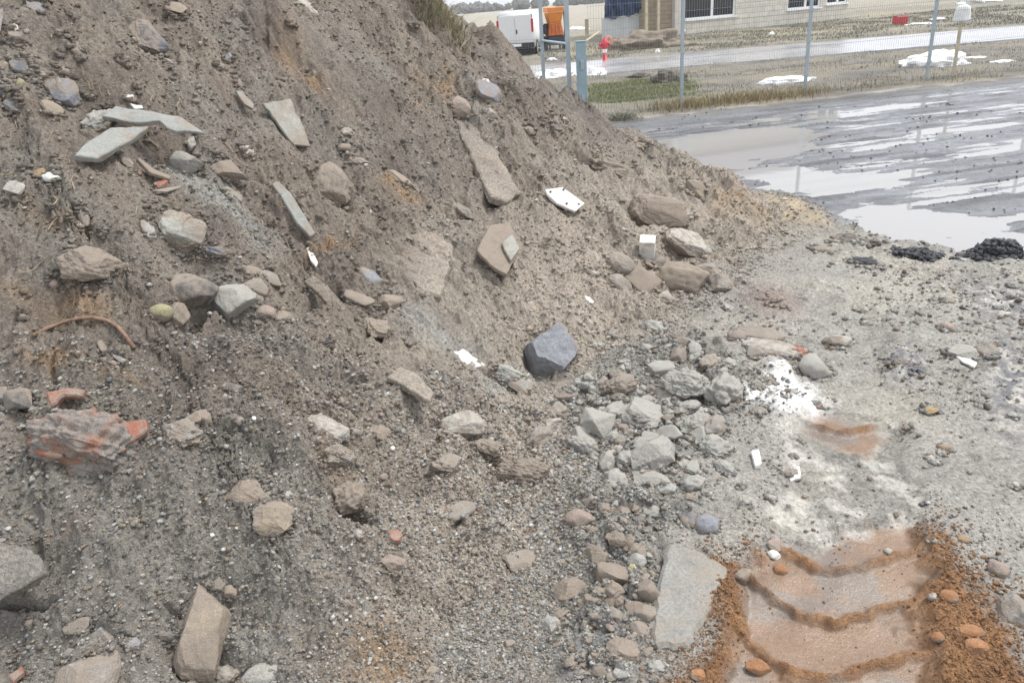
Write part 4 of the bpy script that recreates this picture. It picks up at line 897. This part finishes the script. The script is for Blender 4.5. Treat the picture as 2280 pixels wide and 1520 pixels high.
# fine roots in the upper slope
mb = MB(); R_ = random.Random(9)
for i in range(330):
    px, py = R_.uniform(0, 1500), R_.uniform(0, 620)
    if py < 20 + (px - 1040) * .98: continue
    p, t = hitpx(px, py); L = R_.uniform(.04, .16); a = R_.uniform(0, 6.28); n_ = normal_at(p[0], p[1]); pts = []; q = Vector(p) + Vector(n_) * .004
    dv = Vector((math.cos(a), math.sin(a), R_.uniform(-.6, .2)))
    for k in range(5):
        pts.append(q.copy()); dv = (dv + Vector((R_.gauss(0, .35), R_.gauss(0, .35), R_.gauss(0, .3)))).normalized(); q = q + dv * L / 5
        zz = float(surf(np.array([q.x]), np.array([q.y]))[0]); q.z = max(q.z, zz + .003)
    mb.tube(pts, R_.uniform(.0012, .003), 4)
o = mb.build('dry_roots', plain('root', (.30, .235, .165), .9, var=.3, sc=20)); tag(o, 'fine dry roots hanging out of the upper slope', 'roots', kind='stuff')
# ------------------------------------------------------------------ beyond the yard
GALV = plain('galvanised_steel', (.36, .42, .46), .45, .35, .12, 3); WIRE = plain('fence_wire', (.30, .33, .35), .5, .3, .05)
fz = lambda X_: 14.69 + .22 * (X_ - 3.49)
def gz_(x, y): return float(surf(np.array([x]), np.array([y]))[0])
def mesh_panel(a, b, z0, z1, name, parent, sp=.05, hs=.2):
    mb = MB(); a = Vector(a); b = Vector(b); L = (b - a).length; e = (b - a) / L; ang = math.atan2(e.y, e.x); rot = Matrix.Rotation(ang, 3, 'Z')
    k = sp / 2
    while k < L: mb.box(a + e * k + Vector((0, 0, (z0 + z1) / 2)), (.0026, .0026, z1 - z0), rot); k += sp
    z = z0 + .03
    nn = Vector((-e.y, e.x, 0)) * .006
    while z < z1:
        for s in (-1, 1): mb.box((a + b) / 2 + nn * s + Vector((0, 0, z)), (L, .003, .004), rot)
        z += hs
    return mb.build(name, WIRE, parent)
root = empty('mesh_fence', (3.49, fz(3.49), 0)); tag(root, 'galvanised wire mesh fence on steel posts along the far side of the yard', 'fence')
R0 = Vector(root.location)
xs = [atY(1264, 100, 14.25)[0] + .35, 3.49, 6.01, 8.68, 11.3, 13.9, 16.5]
for i, X_ in enumerate(xs):
    if i:
        Z0 = gz_(X_, fz(X_)); h_ = 2.5
        po = MB().box((0, 0, h_ / 2 - .15), (.06, .04, h_ + .3), bev=.004).box((0, 0, h_ + .01), (.066, .046, .02)).build('post', GALV, root, loc=Vector((X_, fz(X_), Z0)) - R0)
        cl = MB()
        for zc in (.35, .95, 1.5, 2.05): cl.box((0, -.026, zc), (.075, .014, .04))
        cl.build('clamp', GALV, po)
    if i < len(xs) - 1: mesh_panel(Vector((X_, fz(X_), .05)) - R0, Vector((xs[i + 1], fz(xs[i + 1]), .05)) - R0, 0, 2.25, 'mesh_panel', root)
# gate at the corner of the heap
A = atY(1207, 100, 16.6); B = atY(1264, 100, 14.5); Cc = atY(1293, 100, 14.25)
gr = empty('fence_gate', (B[0], B[1], 0)); tag(gr, 'open low steel gate with thick blue grey post behind the edge of the heap', 'gate'); g0 = Vector(gr.location)
for q, h_, wd in ((A, 2.6, .07), (B, 2.7, .08)): MB().box((0, 0, h_ / 2 - .2), (wd, wd, h_ + .4), bev=.006).build('post', GALV, gr, loc=Vector((q[0], q[1], 0)) - g0)
po = MB().box((0, 0, .55), (.17, .17, 1.55), bev=.01).box((0, 0, 1.335), (.185, .185, .02)).build('gate_post', plain('gate_paint', (.27, .37, .42), .45, .2, .1), gr, loc=Vector((Cc[0], Cc[1], 0)) - g0)
MB().box((.0, -.10, .95), (.06, .05, .16), bev=.005).box((.0, -.13, .4), (.05, .04, .1)).build('latch', GALV, po)
a_ = Vector((A[0], A[1], .1)) - g0; b_ = Vector((B[0], B[1], .1)) - g0
mesh_panel(a_, b_, 0, 1.2, 'mesh_panel', gr, .06, .3)
mb = MB()
for z in (.08, 1.3): mb.tube([Vector((a_.x, a_.y, z)), Vector((b_.x, b_.y, z))], .022, 8)
mb.build('gate_frame', GALV, gr)
mesh_panel(Vector((A[0] - 2.4, A[1] + .6, .1)) - g0, a_, 0, 1.3, 'mesh_panel', gr, .06, .3)
# house under construction
WD = Vector((.958, .287, 0)); WO = Vector((9.75, 41.25, 0)); WN = Vector((.287, -.958, 0))
def wallpt(px, py):
    q = ray(px, py); n_ = np.array(WN); k = ((np.array(WO) - CAM) @ n_) / (q @ n_); P_ = CAM + q * k; return float((P_ - np.array(WO)) @ np.array(WD)), float(P_[2])
def blockmat(name, c1, c2, cm, bw, bh):
    mt, n, p = newmat(name); tc = n.nodes.new('ShaderNodeTexCoord'); sx = n.nodes.new('ShaderNodeSeparateXYZ'); cx = n.nodes.new('ShaderNodeCombineXYZ')
    n.links.new(tc.outputs['Object'], sx.inputs[0]); n.links.new(sx.outputs[0], cx.inputs[0]); n.links.new(sx.outputs[2], cx.inputs[1])
    b = n.nodes.new('ShaderNodeTexBrick'); n.links.new(cx.outputs[0], b.inputs['Vector']); b.inputs['Scale'].default_value = 1
    b.inputs['Brick Width'].default_value = bw; b.inputs['Row Height'].default_value = bh; b.inputs['Mortar Size'].default_value = .012; b.inputs['Mortar Smooth'].default_value = .3; b.inputs['Bias'].default_value = 0
    b.inputs['Color1'].default_value = (*c1, 1); b.inputs['Color2'].default_value = (*c2, 1); b.inputs['Mortar'].default_value = (*cm, 1)
    c = mixc(n, 1., b.outputs[0], mixc(n, rampf(n, nz(n, 2.5, 6, tc.outputs['Object'], .7), .3, .7), (.82, .81, .8), (1.12, 1.12, 1.12)), 'MULTIPLY')
    n.links.new(c, p.inputs['Base Color']); p.inputs['Roughness'].default_value = .9
    bm_ = n.nodes.new('ShaderNodeBump'); bm_.invert = True; bm_.inputs['Distance'].default_value = .01; n.links.new(b.outputs['Fac'], bm_.inputs['Height']); n.links.new(bm_.outputs[0], p.inputs['Normal'])
    return mt
BLK = blockmat('lime_sand_blocks', (.72, .68, .60), (.67, .635, .56), (.50, .47, .42), .6, .25); BRN = blockmat('brown_blocks', (.36, .29, .20), (.31, .25, .175), (.22, .18, .13), .5, .2)
FRM = plain('window_frame_white', (.82, .83, .84), .4, 0, .04); INS = plain('dark_room', (.02, .02, .022), .9)
mt, n, p = newmat('window_glass'); p.inputs['Base Color'].default_value = (.012, .013, .016, 1); p.inputs['Roughness'].default_value = .04; GLS = mt
hb = empty('house_under_construction', WO, math.atan2(WD.y, WD.x)); tag(hb, 'unfinished pale block house with white window frames beyond the road', 'house')
L0 = wallpt(1352, 60)[0]; L1 = wallpt(1884, 30)[0]; lp = wallpt(1496, 60)[0]; HW = 6.2
wins = []
for a, b, bot in ((1521, 1637, 46), (1753, 1826, 23), (1840, 1886, 11)):
    x0, z0 = wallpt(a, bot); x1, _ = wallpt(b, bot); wins.append((x0, x1, z0, z0 + 1.45))
L1 = max(L1, wins[-1][1] + .05)
for (x0, x1, z0, z1) in list(wins): wins.append((x0, x1, z0 + 2.75, z1 + 2.75))
def wallmesh(x0, x1, z0, z1, holes, th):
    mb = MB(); xs = sorted({x0, x1, *[h[0] for h in holes], *[h[1] for h in holes]}); zs = sorted({z0, z1, *[h[2] for h in holes], *[h[3] for h in holes]})
    for i in range(len(xs) - 1):
        for k in range(len(zs) - 1):
            cx, cz = (xs[i] + xs[i + 1]) / 2, (zs[k] + zs[k + 1]) / 2
            if any(h[0] < cx < h[1] and h[2] < cz < h[3] for h in holes): continue
            a = [mb.bm.verts.new(q) for q in ((xs[i], 0, zs[k]), (xs[i + 1], 0, zs[k]), (xs[i + 1], 0, zs[k + 1]), (xs[i], 0, zs[k + 1]))]; mb.bm.faces.new(a)
    for h in holes:
        for q in (((h[0], 0, h[2]), (h[1], 0, h[2]), (h[1], th, h[2]), (h[0], th, h[2])), ((h[0], 0, h[3]), (h[1], 0, h[3]), (h[1], th, h[3]), (h[0], th, h[3])), ((h[0], 0, h[2]), (h[0], 0, h[3]), (h[0], th, h[3]), (h[0], th, h[2])), ((h[1], 0, h[2]), (h[1], 0, h[3]), (h[1], th, h[3]), (h[1], th, h[2]))):
            mb.bm.faces.new([mb.bm.verts.new(v) for v in q])
    return mb
mb = wallmesh(lp + .5, L1, -.4, HW, wins, .3)
mb.box(((lp + .5 + L1) / 2, 4.6, HW / 2), (L1 - lp - .5 - .01, 7.9, HW - .1)); mb.build('wall', BLK, hb)
wl = wallmesh(wallpt(1430, 40)[0], lp, -.4, HW, [], .3); wl.box(((wallpt(1430, 40)[0] + lp) / 2, .5, HW / 2), (lp - wallpt(1430, 40)[0] - .01, .9, HW - .1)); wl.build('side_wall', BRN, hb)
MB().box((lp + .25, -.05, HW / 2 - .2), (.5, .5, HW + .4), bev=.01).build('corner_pillar', plain('pale_render', (.56, .54, .48), .9, var=.1, sc=3), hb)
xw = wallpt(1430, 40)[0]; MB().box(((L0 + xw) / 2, .5, .32), (xw - L0, .3, 1.5)).build('plinth_wall', plain('pale_panel', (.50, .52, .52), .85, var=.12, sc=2), hb)
dp = MB().tube([(lp + .62, -.09, .25), (lp + .62, -.09, HW)], .055, 10).tube([(lp + .62, -.09, .27), (lp + .62, -.2, .12)], .055, 10).build('downpipe', FRM, hb, True)
for zc in (.6, 2.2): MB().box((lp + .62, -.06, zc), (.15, .13, .05)).build('pipe_clip', GALV, dp)
for i, (x0, x1, z0, z1) in enumerate(wins):
    f_ = .09; fr = MB(); dpt = .12
    fr.box(((x0 + x1) / 2, dpt, z0 + f_ / 2), (x1 - x0, .09, f_)).box(((x0 + x1) / 2, dpt, z1 - f_ / 2), (x1 - x0, .09, f_)).box((x0 + f_ / 2, dpt, (z0 + z1) / 2), (f_, .088, z1 - z0 - 2 * f_)).box((x1 - f_ / 2, dpt, (z0 + z1) / 2), (f_, .088, z1 - z0 - 2 * f_))
    xm = x0 + (x1 - x0) * .56; fr.box((xm, dpt, (z0 + z1) / 2), (.13, .086, z1 - z0 - 2 * f_)); w_ = fr.build('window', FRM, hb)
    MB().box(((x0 + x1) / 2, dpt + .02, (z0 + z1) / 2), (x1 - x0 - .1, .02, z1 - z0 - .1)).build('pane', GLS, w_)
    MB().box(((x0 + x1) / 2, -.045, z0 - .03), (x1 - x0 + .14, .13, .06), bev=.006).build('sill', FRM, w_)
    MB().box(((x0 + x1) / 2, -.003, z1 + .14), (x1 - x0 + .5, .012, .24)).build('lintel', plain('lintel_concrete', (.42, .41, .38), .9), w_)
rm = MB(); x0, x1 = lp, L1 + .5
rm.prism([(x0, -.5, HW - .1), (x0, 8.9, HW - .1), (x0, 4.2, HW + 2.6)], (x1 - x0, 0, 0)); rm.build('roof', plain('roof_felt', (.13, .12, .12), .8), hb)
# timber posts and tarpaulin
TIM = plain('timber', (.55, .47, .34), .8, var=.2, sc=6)
def wl2w(x, y, z): return WO + WD * x - WN * y + Vector((0, 0, z))
for px, lab in ((1434, 'cream timber post next to the blue tarpaulin'), (1460, 'cream timber post in front of the brown block wall')):
    x_ = wallpt(px, 50)[0]; q = wl2w(x_, -.25, .0); o = MB().box((0, 0, 1.6), (.14, .1, 3.3), bev=.008).build('timber_post', TIM, loc=q); o.rotation_euler.z = .29; tag(o, lab, 'post')
mb = MB(); nx, nz_ = 40, 22; vv = []
for i in range(nx + 1):
    for k in range(nz_ + 1):
        x_ = L0 + (xw - L0) * i / nx; z_ = 1.0 + 2.2 * k / nz_; dep = .2 + .10 * math.sin(i * .55 + k * .5) + .06 * math.sin(i * 1.3 - k * .7) + (.07 if k < 3 else 0) - .25 * (k / nz_) * 0
        vv.append(mb.bm.verts.new((x_, dep, z_ + .05 * math.sin(i * .4) + .015 * i / nx * 10 * (1 if k < 4 else 0))))
for i in range(nx):
    for k in range(nz_): mb.bm.faces.new((vv[i * (nz_ + 1) + k], vv[(i + 1) * (nz_ + 1) + k], vv[(i + 1) * (nz_ + 1) + k + 1], vv[i * (nz_ + 1) + k + 1]))
bmesh.ops.solidify(mb.bm, geom=mb.bm.faces[:], thickness=.01)
o = mb.build('tarpaulin', plain('blue_tarp', (.030, .075, .18), .35, var=.35, sc=2), smooth_=True, loc=WO); o.rotation_euler.z = math.atan2(WD.y, WD.x); tag(o, 'dark blue tarpaulin with a folded hem hanging on the left of the house', 'tarpaulin')
# van
WHT = plain('white_paint', (.66, .67, .67), .3, 0, .03); BLKP = plain('black_plastic', (.02, .02, .022), .55); REDL = plain('red_lens', (.45, .015, .03), .2); TYR = plain('tyre_rubber', (.018, .018, .018), .8)
vl = atY(1150, 128, 34.6); vr = empty('delivery_van', (vl[0] + .02, vl[1], -.03), math.radians(-12)); tag(vr, 'white delivery van parked across the road seen from behind', 'van')
W_, H_, LN = 1.56, 1.78, 4.0
prof_ = [(0, .42), (-.02, .75), (.03, 1.45), (.10, H_ - .06), (.22, H_), (2.3, H_), (2.55, H_ - .06), (3.25, 1.12), (3.95, .92), (4.02, .45), (3.9, .30), (.1, .30)]
mb = MB(); mb.prism([(-W_ / 2, y_, z_) for y_, z_ in prof_], (W_, 0, 0))
bmesh.ops.recalc_face_normals(mb.bm, faces=mb.bm.faces)
for v in mb.bm.verts:
    if v.co.z > 1.0: v.co.x *= 1 - .09 * (v.co.z - 1.0)
bmesh.ops.bevel(mb.bm, geom=[e for e in mb.bm.edges if abs(e.verts[0].co.x - e.verts[1].co.x) < .2], offset=.05, segments=3, affect='EDGES')
mb.build('body', WHT, vr, True)
for s in (-1, 1):
    dm = MB().box((s * .36, -.012, 1.06), (.70, .03, 1.12), bev=.012).build('rear_door', WHT, vr)
    if s > 0: MB().box((.06, -.04, .98), (.05, .03, .16), bev=.006).build('door_handle', BLKP, dm)
    MB().box((s * .735, -.02, 1.20), (.09, .05, .52), bev=.015).build('tail_light', REDL, vr)
    MB().box((s * .70, .02, 1.56), (.07, .05, .14), bev=.01).build('high_vent', BLKP, vr)
    for y_ in (.75, 3.2):
        wh = MB().tube([(s * .66, y_, .31), (s * .80, y_, .31)], .31, 22).build('wheel', TYR, vr); MB().tube([(s * .80, y_, .31), (s * .806, y_, .31)], .19, 16).build('rim', GALV, wh)
    MB().box((s * .745, 2.6, 1.25), (.04, .75, .42), bev=.01).build('side_window', GLS, vr)
    MB().box((s * .90, 2.85, 1.05), (.16, .07, .2), bev=.02).build('wing_mirror', BLKP, vr)
bp = MB().box((0, -.06, .43), (W_ + .02, .16, .22), bev=.03).build('bumper', BLKP, vr); MB().box((0, -.145, .46), (.5, .012, .11)).build('number_plate', FRM, bp)
MB().box((0, 2.2, .3), (W_ - .2, 3.6, .16)).build('chassis', BLKP, vr)
# mortar mixer
ORM = plain('orange_paint', (.62, .21, .03), .5, var=.12, sc=3); OR2 = plain('rusty_orange_paint', (.48, .13, .03), .6, var=.3, sc=5); DKB = plain('dark_blue_steel', (.03, .04, .065), .5)
mc = atY(1236, 111, 37.2); mr = empty('mortar_mixer', (mc[0], mc[1], -.02), .2); tag(mr, 'orange hopper shaped mortar mixer on a dark base beside the van', 'mixer')
def frust(z0, z1, a0, a1):
    mb = MB(); b = [mb.bm.verts.new((sx * a0[0], sy * a0[1], z0)) for sx, sy in ((-1, -1), (1, -1), (1, 1), (-1, 1))]; t_ = [mb.bm.verts.new((sx * a1[0], sy * a1[1], z1)) for sx, sy in ((-1, -1), (1, -1), (1, 1), (-1, 1))]
    mb.bm.faces.new(b[::-1]); mb.bm.faces.new(t_)
    for i in range(4): mb.bm.faces.new((b[i], b[(i + 1) % 4], t_[(i + 1) % 4], t_[i]))
    bmesh.ops.bevel(mb.bm, geom=mb.bm.edges[:], offset=.02, segments=1, affect='EDGES'); return mb
frust(1.17, 1.58, (.27, .26), (.36, .36)).build('hopper', ORM, mr); frust(1.6, 1.8, (.38, .38), (.38, .38)).build('hopper_rim', ORM, mr)
sk = frust(.62, 1.14, (.36, .32), (.27, .25))
for s in (-1, 0, 1): sk.tube([(s * .2, -.335, .64), (s * .15, -.265, 1.12)], .022, 6)
sk.build('skirt', OR2, mr); MB().box((0, -.27, 1.14), (.5, .03, .05)).box((0, .27, 1.14), (.5, .03, .05)).box((-.27, 0, 1.14), (.03, .5, .05)).box((.27, 0, 1.14), (.03, .5, .05)).build('collar', ORM, mr)
MB().tube([(.38, -.2, .3), (.42, -.25, .9), (.40, -.2, 1.75)], .025, 8).build('feed_pipe', DKB, mr); MB().box((-.45, 0, .9), (.12, .3, .4), bev=.02).build('control_box', DKB, mr)
frust(.22, .61, (.36, .3), (.36, .3)).build('motor_base', DKB, mr)
for sx in (-1, 1):
    for sy in (-1, 1): MB().box((sx * .3, sy * .24, .1), (.06, .06, .26)).build('leg', DKB, mr)
    MB().tube([(sx * .41, -.05, .2), (sx * .47, -.05, .2)], .2, 16).build('wheel', TYR, mr)
# hydrant
HR = plain('hydrant_red', (.55, .022, .045), .4); hq = atY(1347, 139, 27.9); hr = empty('fire_hydrant', (hq[0], hq[1], -.02)); tag(hr, 'red fire hydrant with a white band at the edge of the road', 'hydrant')
def lathe(prof_, n=18):
    mb = MB(); rg = []
    for r_, z_ in prof_: rg.append([mb.bm.verts.new((r_ * math.cos(k * 2 * math.pi / n), r_ * math.sin(k * 2 * math.pi / n), z_)) for k in range(n)])
    for i in range(len(rg) - 1):
        for k in range(n): mb.bm.faces.new((rg[i][k], rg[i][(k + 1) % n], rg[i + 1][(k + 1) % n], rg[i + 1][k]))
    mb.bm.faces.new(rg[0][::-1]); mb.bm.faces.new(rg[-1]); return mb
lathe([(.11, 0), (.11, .04), (.075, .05), (.075, .28)]).build('barrel', HR, hr, True); lathe([(.077, .28), (.077, .41)]).build('white_band', FRM, hr, True)
up = lathe([(.078, .41), (.10, .44), (.12, .5), (.12, .62), (.10, .68), (.05, .72), (.045, .77), (.0, .78)]).build('head', HR, hr, True)
for s in (-1, 1): MB().tube([(s * .10, -.02, .56), (s * .20, -.03, .56)], .055, 12).build('outlet', HR, up, True)
# hooded stake
sq = atY(2121, 176, 16.1); so_ = empty('hooded_stake', (sq[0], sq[1], gz_(sq[0], sq[1]))); tag(so_, 'wooden stake with a white bag pulled over its top, right of the fence posts', 'stake')
MB().box((0, 0, .58), (.05, .045, 1.4), bev=.004).build('stake', TIM, so_)
hd = lathe([(.18, 1.03), (.172, 1.08), (.155, 1.2), (.13, 1.3), (.08, 1.335), (.0, 1.34)], 14)
for v in hd.bm.verts: v.co.x += .02 * mnoise.noise(v.co * 9); v.co.y *= .7
hd.build('white_bag', plain('white_bag_cloth', (.74, .74, .72), .7), so_, True)
# odds and ends beyond the yard
def lumpy(px, py, w_, h_, Y, name, mat, label, cat, dep=.5, seed=1, group=None, z0=None, sub=5, jag=.33):
    """a low heap or patch lying on the ground, w_ and h_ as seen"""
    q = atY(px, py, Y) if Y else flat(px, py); Yq = q[1]; s = Yq / F * 1.02; v0, f0 = ico(sub); v = v0.copy(); zb = gz_(q[0], Yq)
    d_ = math.atan2(EYE, Yq); half = w_ / 2 * s; hh = h_ * s
    k = 1 + jag * n3(v, 1.6, seed, 4); v = v * k[:, None]; hgt = max(hh * .72, .02)
    v = v * np.array([half, half * dep, hgt]); v[:, 2] = np.where(v[:, 2] < 0, v[:, 2] * .3, v[:, 2])
    o = mesh_obj(name, v, f0, mat, smooth_=True, loc=(q[0], Yq, zb - .01)); tag(o, label, cat, group); return o
SNOW = plain('snow', (.80, .80, .80), .6, 0, .16, 5, .03)
for k, (a, b, w_, h_, Y, lab, dp_) in enumerate([(1748, 188, 112, 17, None, 'long patch of melting snow left of the middle fence post', .45), (2078, 148, 150, 38, None, 'large white heap of old snow behind the hooded stake', .55),
    (2168, 132, 50, 5, None, 'thin strip of snow right of the large white heap', .7), (2232, 139, 56, 5, None, 'thin strip of snow farthest to the right on the verge', .7), (1240, 170, 96, 22, None, 'broad snow patch across the road edge behind the gate', 1.5),
    (1326, 165, 46, 24, None, 'snow patch with dark marks right of the gate post', 1.3), (1428, 129, 34, 5, None, 'small snow strip at the far road edge by the hydrant', .8), (1464, 117, 12, 8, None, 'tiny snow blob right of the small snow strip', .8),
    (1230, 135, 24, 8, None, 'small snow lump behind the gate post in front of the mixer', .8), (1288, 67, 40, 9, 60, 'white snow remains left of the pale upright board', .8), (1718, 78, 10, 7, None, 'single white lump on the bank below the house', .8),
    (2176, 20, 92, 22, 52, 'ragged white snow bank at the upper right', .5), (2046, 56, 62, 6, None, 'white strip on the bank right of the red crate', .6), (2090, 45, 40, 7, None, 'white strip behind the right fence post', .6)]):
    lumpy(a, b, w_, h_, Y, 'snow_patch', SNOW, lab, 'snow', dp_, 40 + k, 'melting snow patches')
DK = plain('dark_soil', (.13, .115, .095), .95, 0, .45, 5, .05); BR = plain('brown_soil', (.20, .165, .125), .95, 0, .35, 3, .05); RS = plain('reddish_soil', (.34, .20, .15), .95, 0, .3, 2, .05)
lumpy(1487, 190, 64, 34, None, 'dirt_heap', DK, 'dark heap of soil and weeds in front of the road', 'heap', .7, 71); lumpy(1424, 176, 46, 14, None, 'dirt_heap', DK, 'small dark heap of soil left of the weedy heap', 'heap', .8, 72)
lumpy(1440, 106, 150, 40, 33, 'soil_heap', BR, 'brown spoil heap along the front of the house', 'heap', .6, 73); lumpy(1362, 92, 50, 32, 35.5, 'soil_heap', RS, 'reddish spoil heap behind the hydrant', 'heap', .6, 74)
o = MB().box((0, 0, .38), (.2, .05, .8), bev=.004).build('upright_board', TIM, loc=atY(1307, 78, 44)); tag(o, 'pale upright board standing behind the gate', 'board')
o = MB().box((0, 0, .2), (.07, 1.1, .04), bev=.004).build('loose_plank', TIM, loc=atY(1318, 96, 31)); o.rotation_euler = (.35, 0, -.9); tag(o, 'loose plank lying on the soil left of the hydrant', 'plank')
q = flat(2003, 55); cr = empty('plastic_crate', (q[0], q[1], gz_(q[0], q[1]))); tag(cr, 'red plastic crate on the bank beyond the road', 'crate'); RP = plain('red_plastic', (.50, .035, .04), .45)
MB().box((0, -.2, .19), (.46, .025, .36)).box((0, .2, .19), (.46, .025, .36)).box((-.22, 0, .19), (.025, .375, .36)).box((.22, 0, .19), (.025, .375, .36)).box((0, 0, .02), (.41, .37, .03)).build('crate_body', RP, cr)
MB().box((0, -.222, .34), (.5, .02, .05)).box((0, .222, .34), (.5, .02, .05)).build('crate_rim', plain('pale_red_plastic', (.6, .3, .3), .45), cr)
# grass
def blades(name, n, seed, samp, hl, hh, cols, lab, lean=.5, wd=.006, kind='stuff', cat='grass'):
    R_ = np.random.default_rng(seed); x, y = samp(R_, n); z = surf(x, y); n = len(x); h_ = R_.uniform(hl, hh, n); th = R_.uniform(0, 6.283, n); ln = R_.uniform(.1, lean, n) * h_; la = R_.uniform(0, 6.283, n)
    w_ = wd * R_.uniform(.6, 1.4, n); cx, sx = np.cos(th) * w_, np.sin(th) * w_; mx_, my = np.cos(la) * ln * .4, np.sin(la) * ln * .4; tx, ty = np.cos(la) * ln, np.sin(la) * ln
    V = np.stack([np.stack([x - cx, y - sx, z - .01], -1), np.stack([x + cx, y + sx, z - .01], -1), np.stack([x + mx_ + cx * .7, y + my + sx * .7, z + h_ * .6], -1), np.stack([x + mx_ - cx * .7, y + my - sx * .7, z + h_ * .6], -1), np.stack([x + tx, y + ty, z + h_ * R_.uniform(.75, 1., n)], -1)], 1)
    b = np.arange(n)[:, None] * 5; Fq = np.concatenate([b + np.array([0, 1, 2]), b + np.array([0, 2, 3]), b + np.array([3, 2, 4])], 0)
    o = mesh_obj(name, V.reshape(-1, 3), Fq.astype(int), SOIL); c4 = np.ones((n, 4), np.float32); cols = np.array(cols); c4[:, :3] = cols[R_.integers(0, len(cols), n)] * R_.uniform(.7, 1.25, (n, 1))
    at = o.data.attributes.new('earth', 'FLOAT_COLOR', 'POINT'); at.data.foreach_set('color', np.repeat(c4, 5, axis=0).ravel()); at = o.data.attributes.new('gloss', 'FLOAT', 'POINT'); at.data.foreach_set('value', np.full(n * 5, .6, np.float32))
    return tag(o, lab, cat, kind=kind)
GRN = [(.20, .25, .09), (.26, .30, .12), (.30, .31, .16)]; DRY = [(.48, .38, .20), (.40, .32, .18), (.50, .43, .27), (.32, .27, .16)]; OLV = [(.20, .18, .11), (.16, .15, .09), (.26, .23, .15), (.14, .15, .07)]
def in_poly(poly, x0, x1, y0, y1):
    def f(R_, n):
        x = R_.uniform(x0, x1, n); y = R_.uniform(y0, y1, n); k = sdist(x, y, poly)[0] + .35 * fbm(x * 1.5, y * 1.5, 3, 77) + R_.normal(0, .15, n) > 0; return x[k], y[k]
    return f
gx = [q[0] for q in GRASSY]; gy = [q[1] for q in GRASSY]
blades('green_grass', 26000, 21, in_poly(GRASSY, min(gx) - .3, max(gx) + .3, min(gy) - .3, max(gy) + .3), .03, .08, GRN + DRY[2:3], 'short green grass behind the fence left of the middle post', .8)
def strip(R_, n):
    X_ = R_.uniform(2.3, 10, n); k = R_.random(n) < np.clip(smooth(2.6, 3.6, X_) * smooth(6.9, 5.0, X_) * .8 + .04, 0, 1); X_ = X_[k]; y = fz(X_) + R_.normal(-.05, .22, len(X_)) * (.6 + .8 * R_.random(len(X_))); return X_, y
blades('dry_grass', 9000, 22, strip, .06, .24, DRY, 'dry yellow grass along the foot of the fence', .9, .005)
def vergeg(R_, n):
    x = R_.uniform(-4, 24, n); y = R_.uniform(14.8, 22.6, n) + .045 * x; k = fbm(x * .7, y * .9, 3, 79) + R_.normal(0, .15, n) > .05; return x[k], y[k]
blades('verge_grass', 26000, 23, vergeg, .02, .07, [(.24, .215, .165), (.19, .17, .13), (.29, .255, .19), (.21, .2, .13)], 'sparse faded grass on the verge between fence and road', .9)
def bankg(R_, n):
    x = R_.uniform(2, 30, n); y = R_.uniform(29, 44, n) + .05 * x; k = (fbm(x * .4, y * .5, 3, 81) + R_.normal(0, .2, n) > -.1) & ((x - 9.75) * .287 - (y - 41.25) * .958 > .1); return x[k], y[k]
blades('bank_grass', 42000, 24, bankg, .03, .12, [(.24, .215, .16), (.19, .175, .125), (.28, .25, .185), (.2, .2, .13)], 'dull grass and weeds on the bank below the house', 1.4, .012)
def tuft(px, py, n, spread, hl, hh, lab, seed, cols):
    p, t = hitpx(px, py); blades('grass_tuft', n, seed, lambda R_, m_: (p[0] + R_.normal(0, spread, m_), p[1] + R_.normal(0, spread * .7, m_)), hl, hh, cols, lab, 2.2, .004, kind='thing', cat='grass tuft')
tuft(985, 36, 700, .10, .05, .17, 'dry grass tuft on top of the heap beside the skyline', 31, [(.60, .54, .37), (.50, .45, .30), (.40, .37, .23)])
tuft(940, 26, 160, .06, .05, .14, 'thin dry grass tuft on the top of the heap left of the bigger one', 32, [(.56, .51, .35), (.44, .40, .26)])
tuft(1385, 268, 700, .14, .06, .2, 'pale dry weed tuft at the far foot of the heap', 33, [(.42, .4, .33), (.33, .32, .25)])
# far trees
R_ = random.Random(77); V = []; Fc = []; off = 0; v0, f0 = ico(3)
for i in range(150):
    a = R_.uniform(-.15, .75); D = R_.uniform(330, 420); x_, y_ = D * math.sin(a), D * math.cos(a); h_ = R_.uniform(1.5, 4.5)
    for k in range(3):
        v = v0 * (1 + .5 * n3(v0, 1.7, i * 3 + k, 4)[:, None]) * np.array([h_ * .5, h_ * .5, h_ * .5]) + np.array([x_ + R_.uniform(-4, 4), y_, h_ * R_.uniform(.3, .6)]); V.append(v); Fc.append(f0 + off); off += len(v)
o = mesh_obj('treeline', np.concatenate(V), np.concatenate(Fc), plain('bare_trees', (.11, .105, .09), .95, 0, .3, .3)); tag(o, 'far line of bare trees at the edge of the fields', 'treeline', kind='stuff')

# damp winter air
HZ = MB().box((0, 0, 4.2), (3100, 3100, 11.6)).build('haze', plain('tmp_air', (1, 1, 1))); HZ['kind'] = 'stuff'
mt = bpy.data.materials.new('damp_air'); mt.use_nodes = True; mt.node_tree.nodes.clear(); oo = mt.node_tree.nodes.new('ShaderNodeOutputMaterial'); pv = mt.node_tree.nodes.new('ShaderNodeVolumePrincipled')
pv.inputs['Color'].default_value = (.93, .96, 1, 1); pv.inputs['Density'].default_value = .0007; mt.node_tree.links.new(pv.outputs[0], oo.inputs['Volume']); HZ.data.materials.clear(); HZ.data.materials.append(mt)
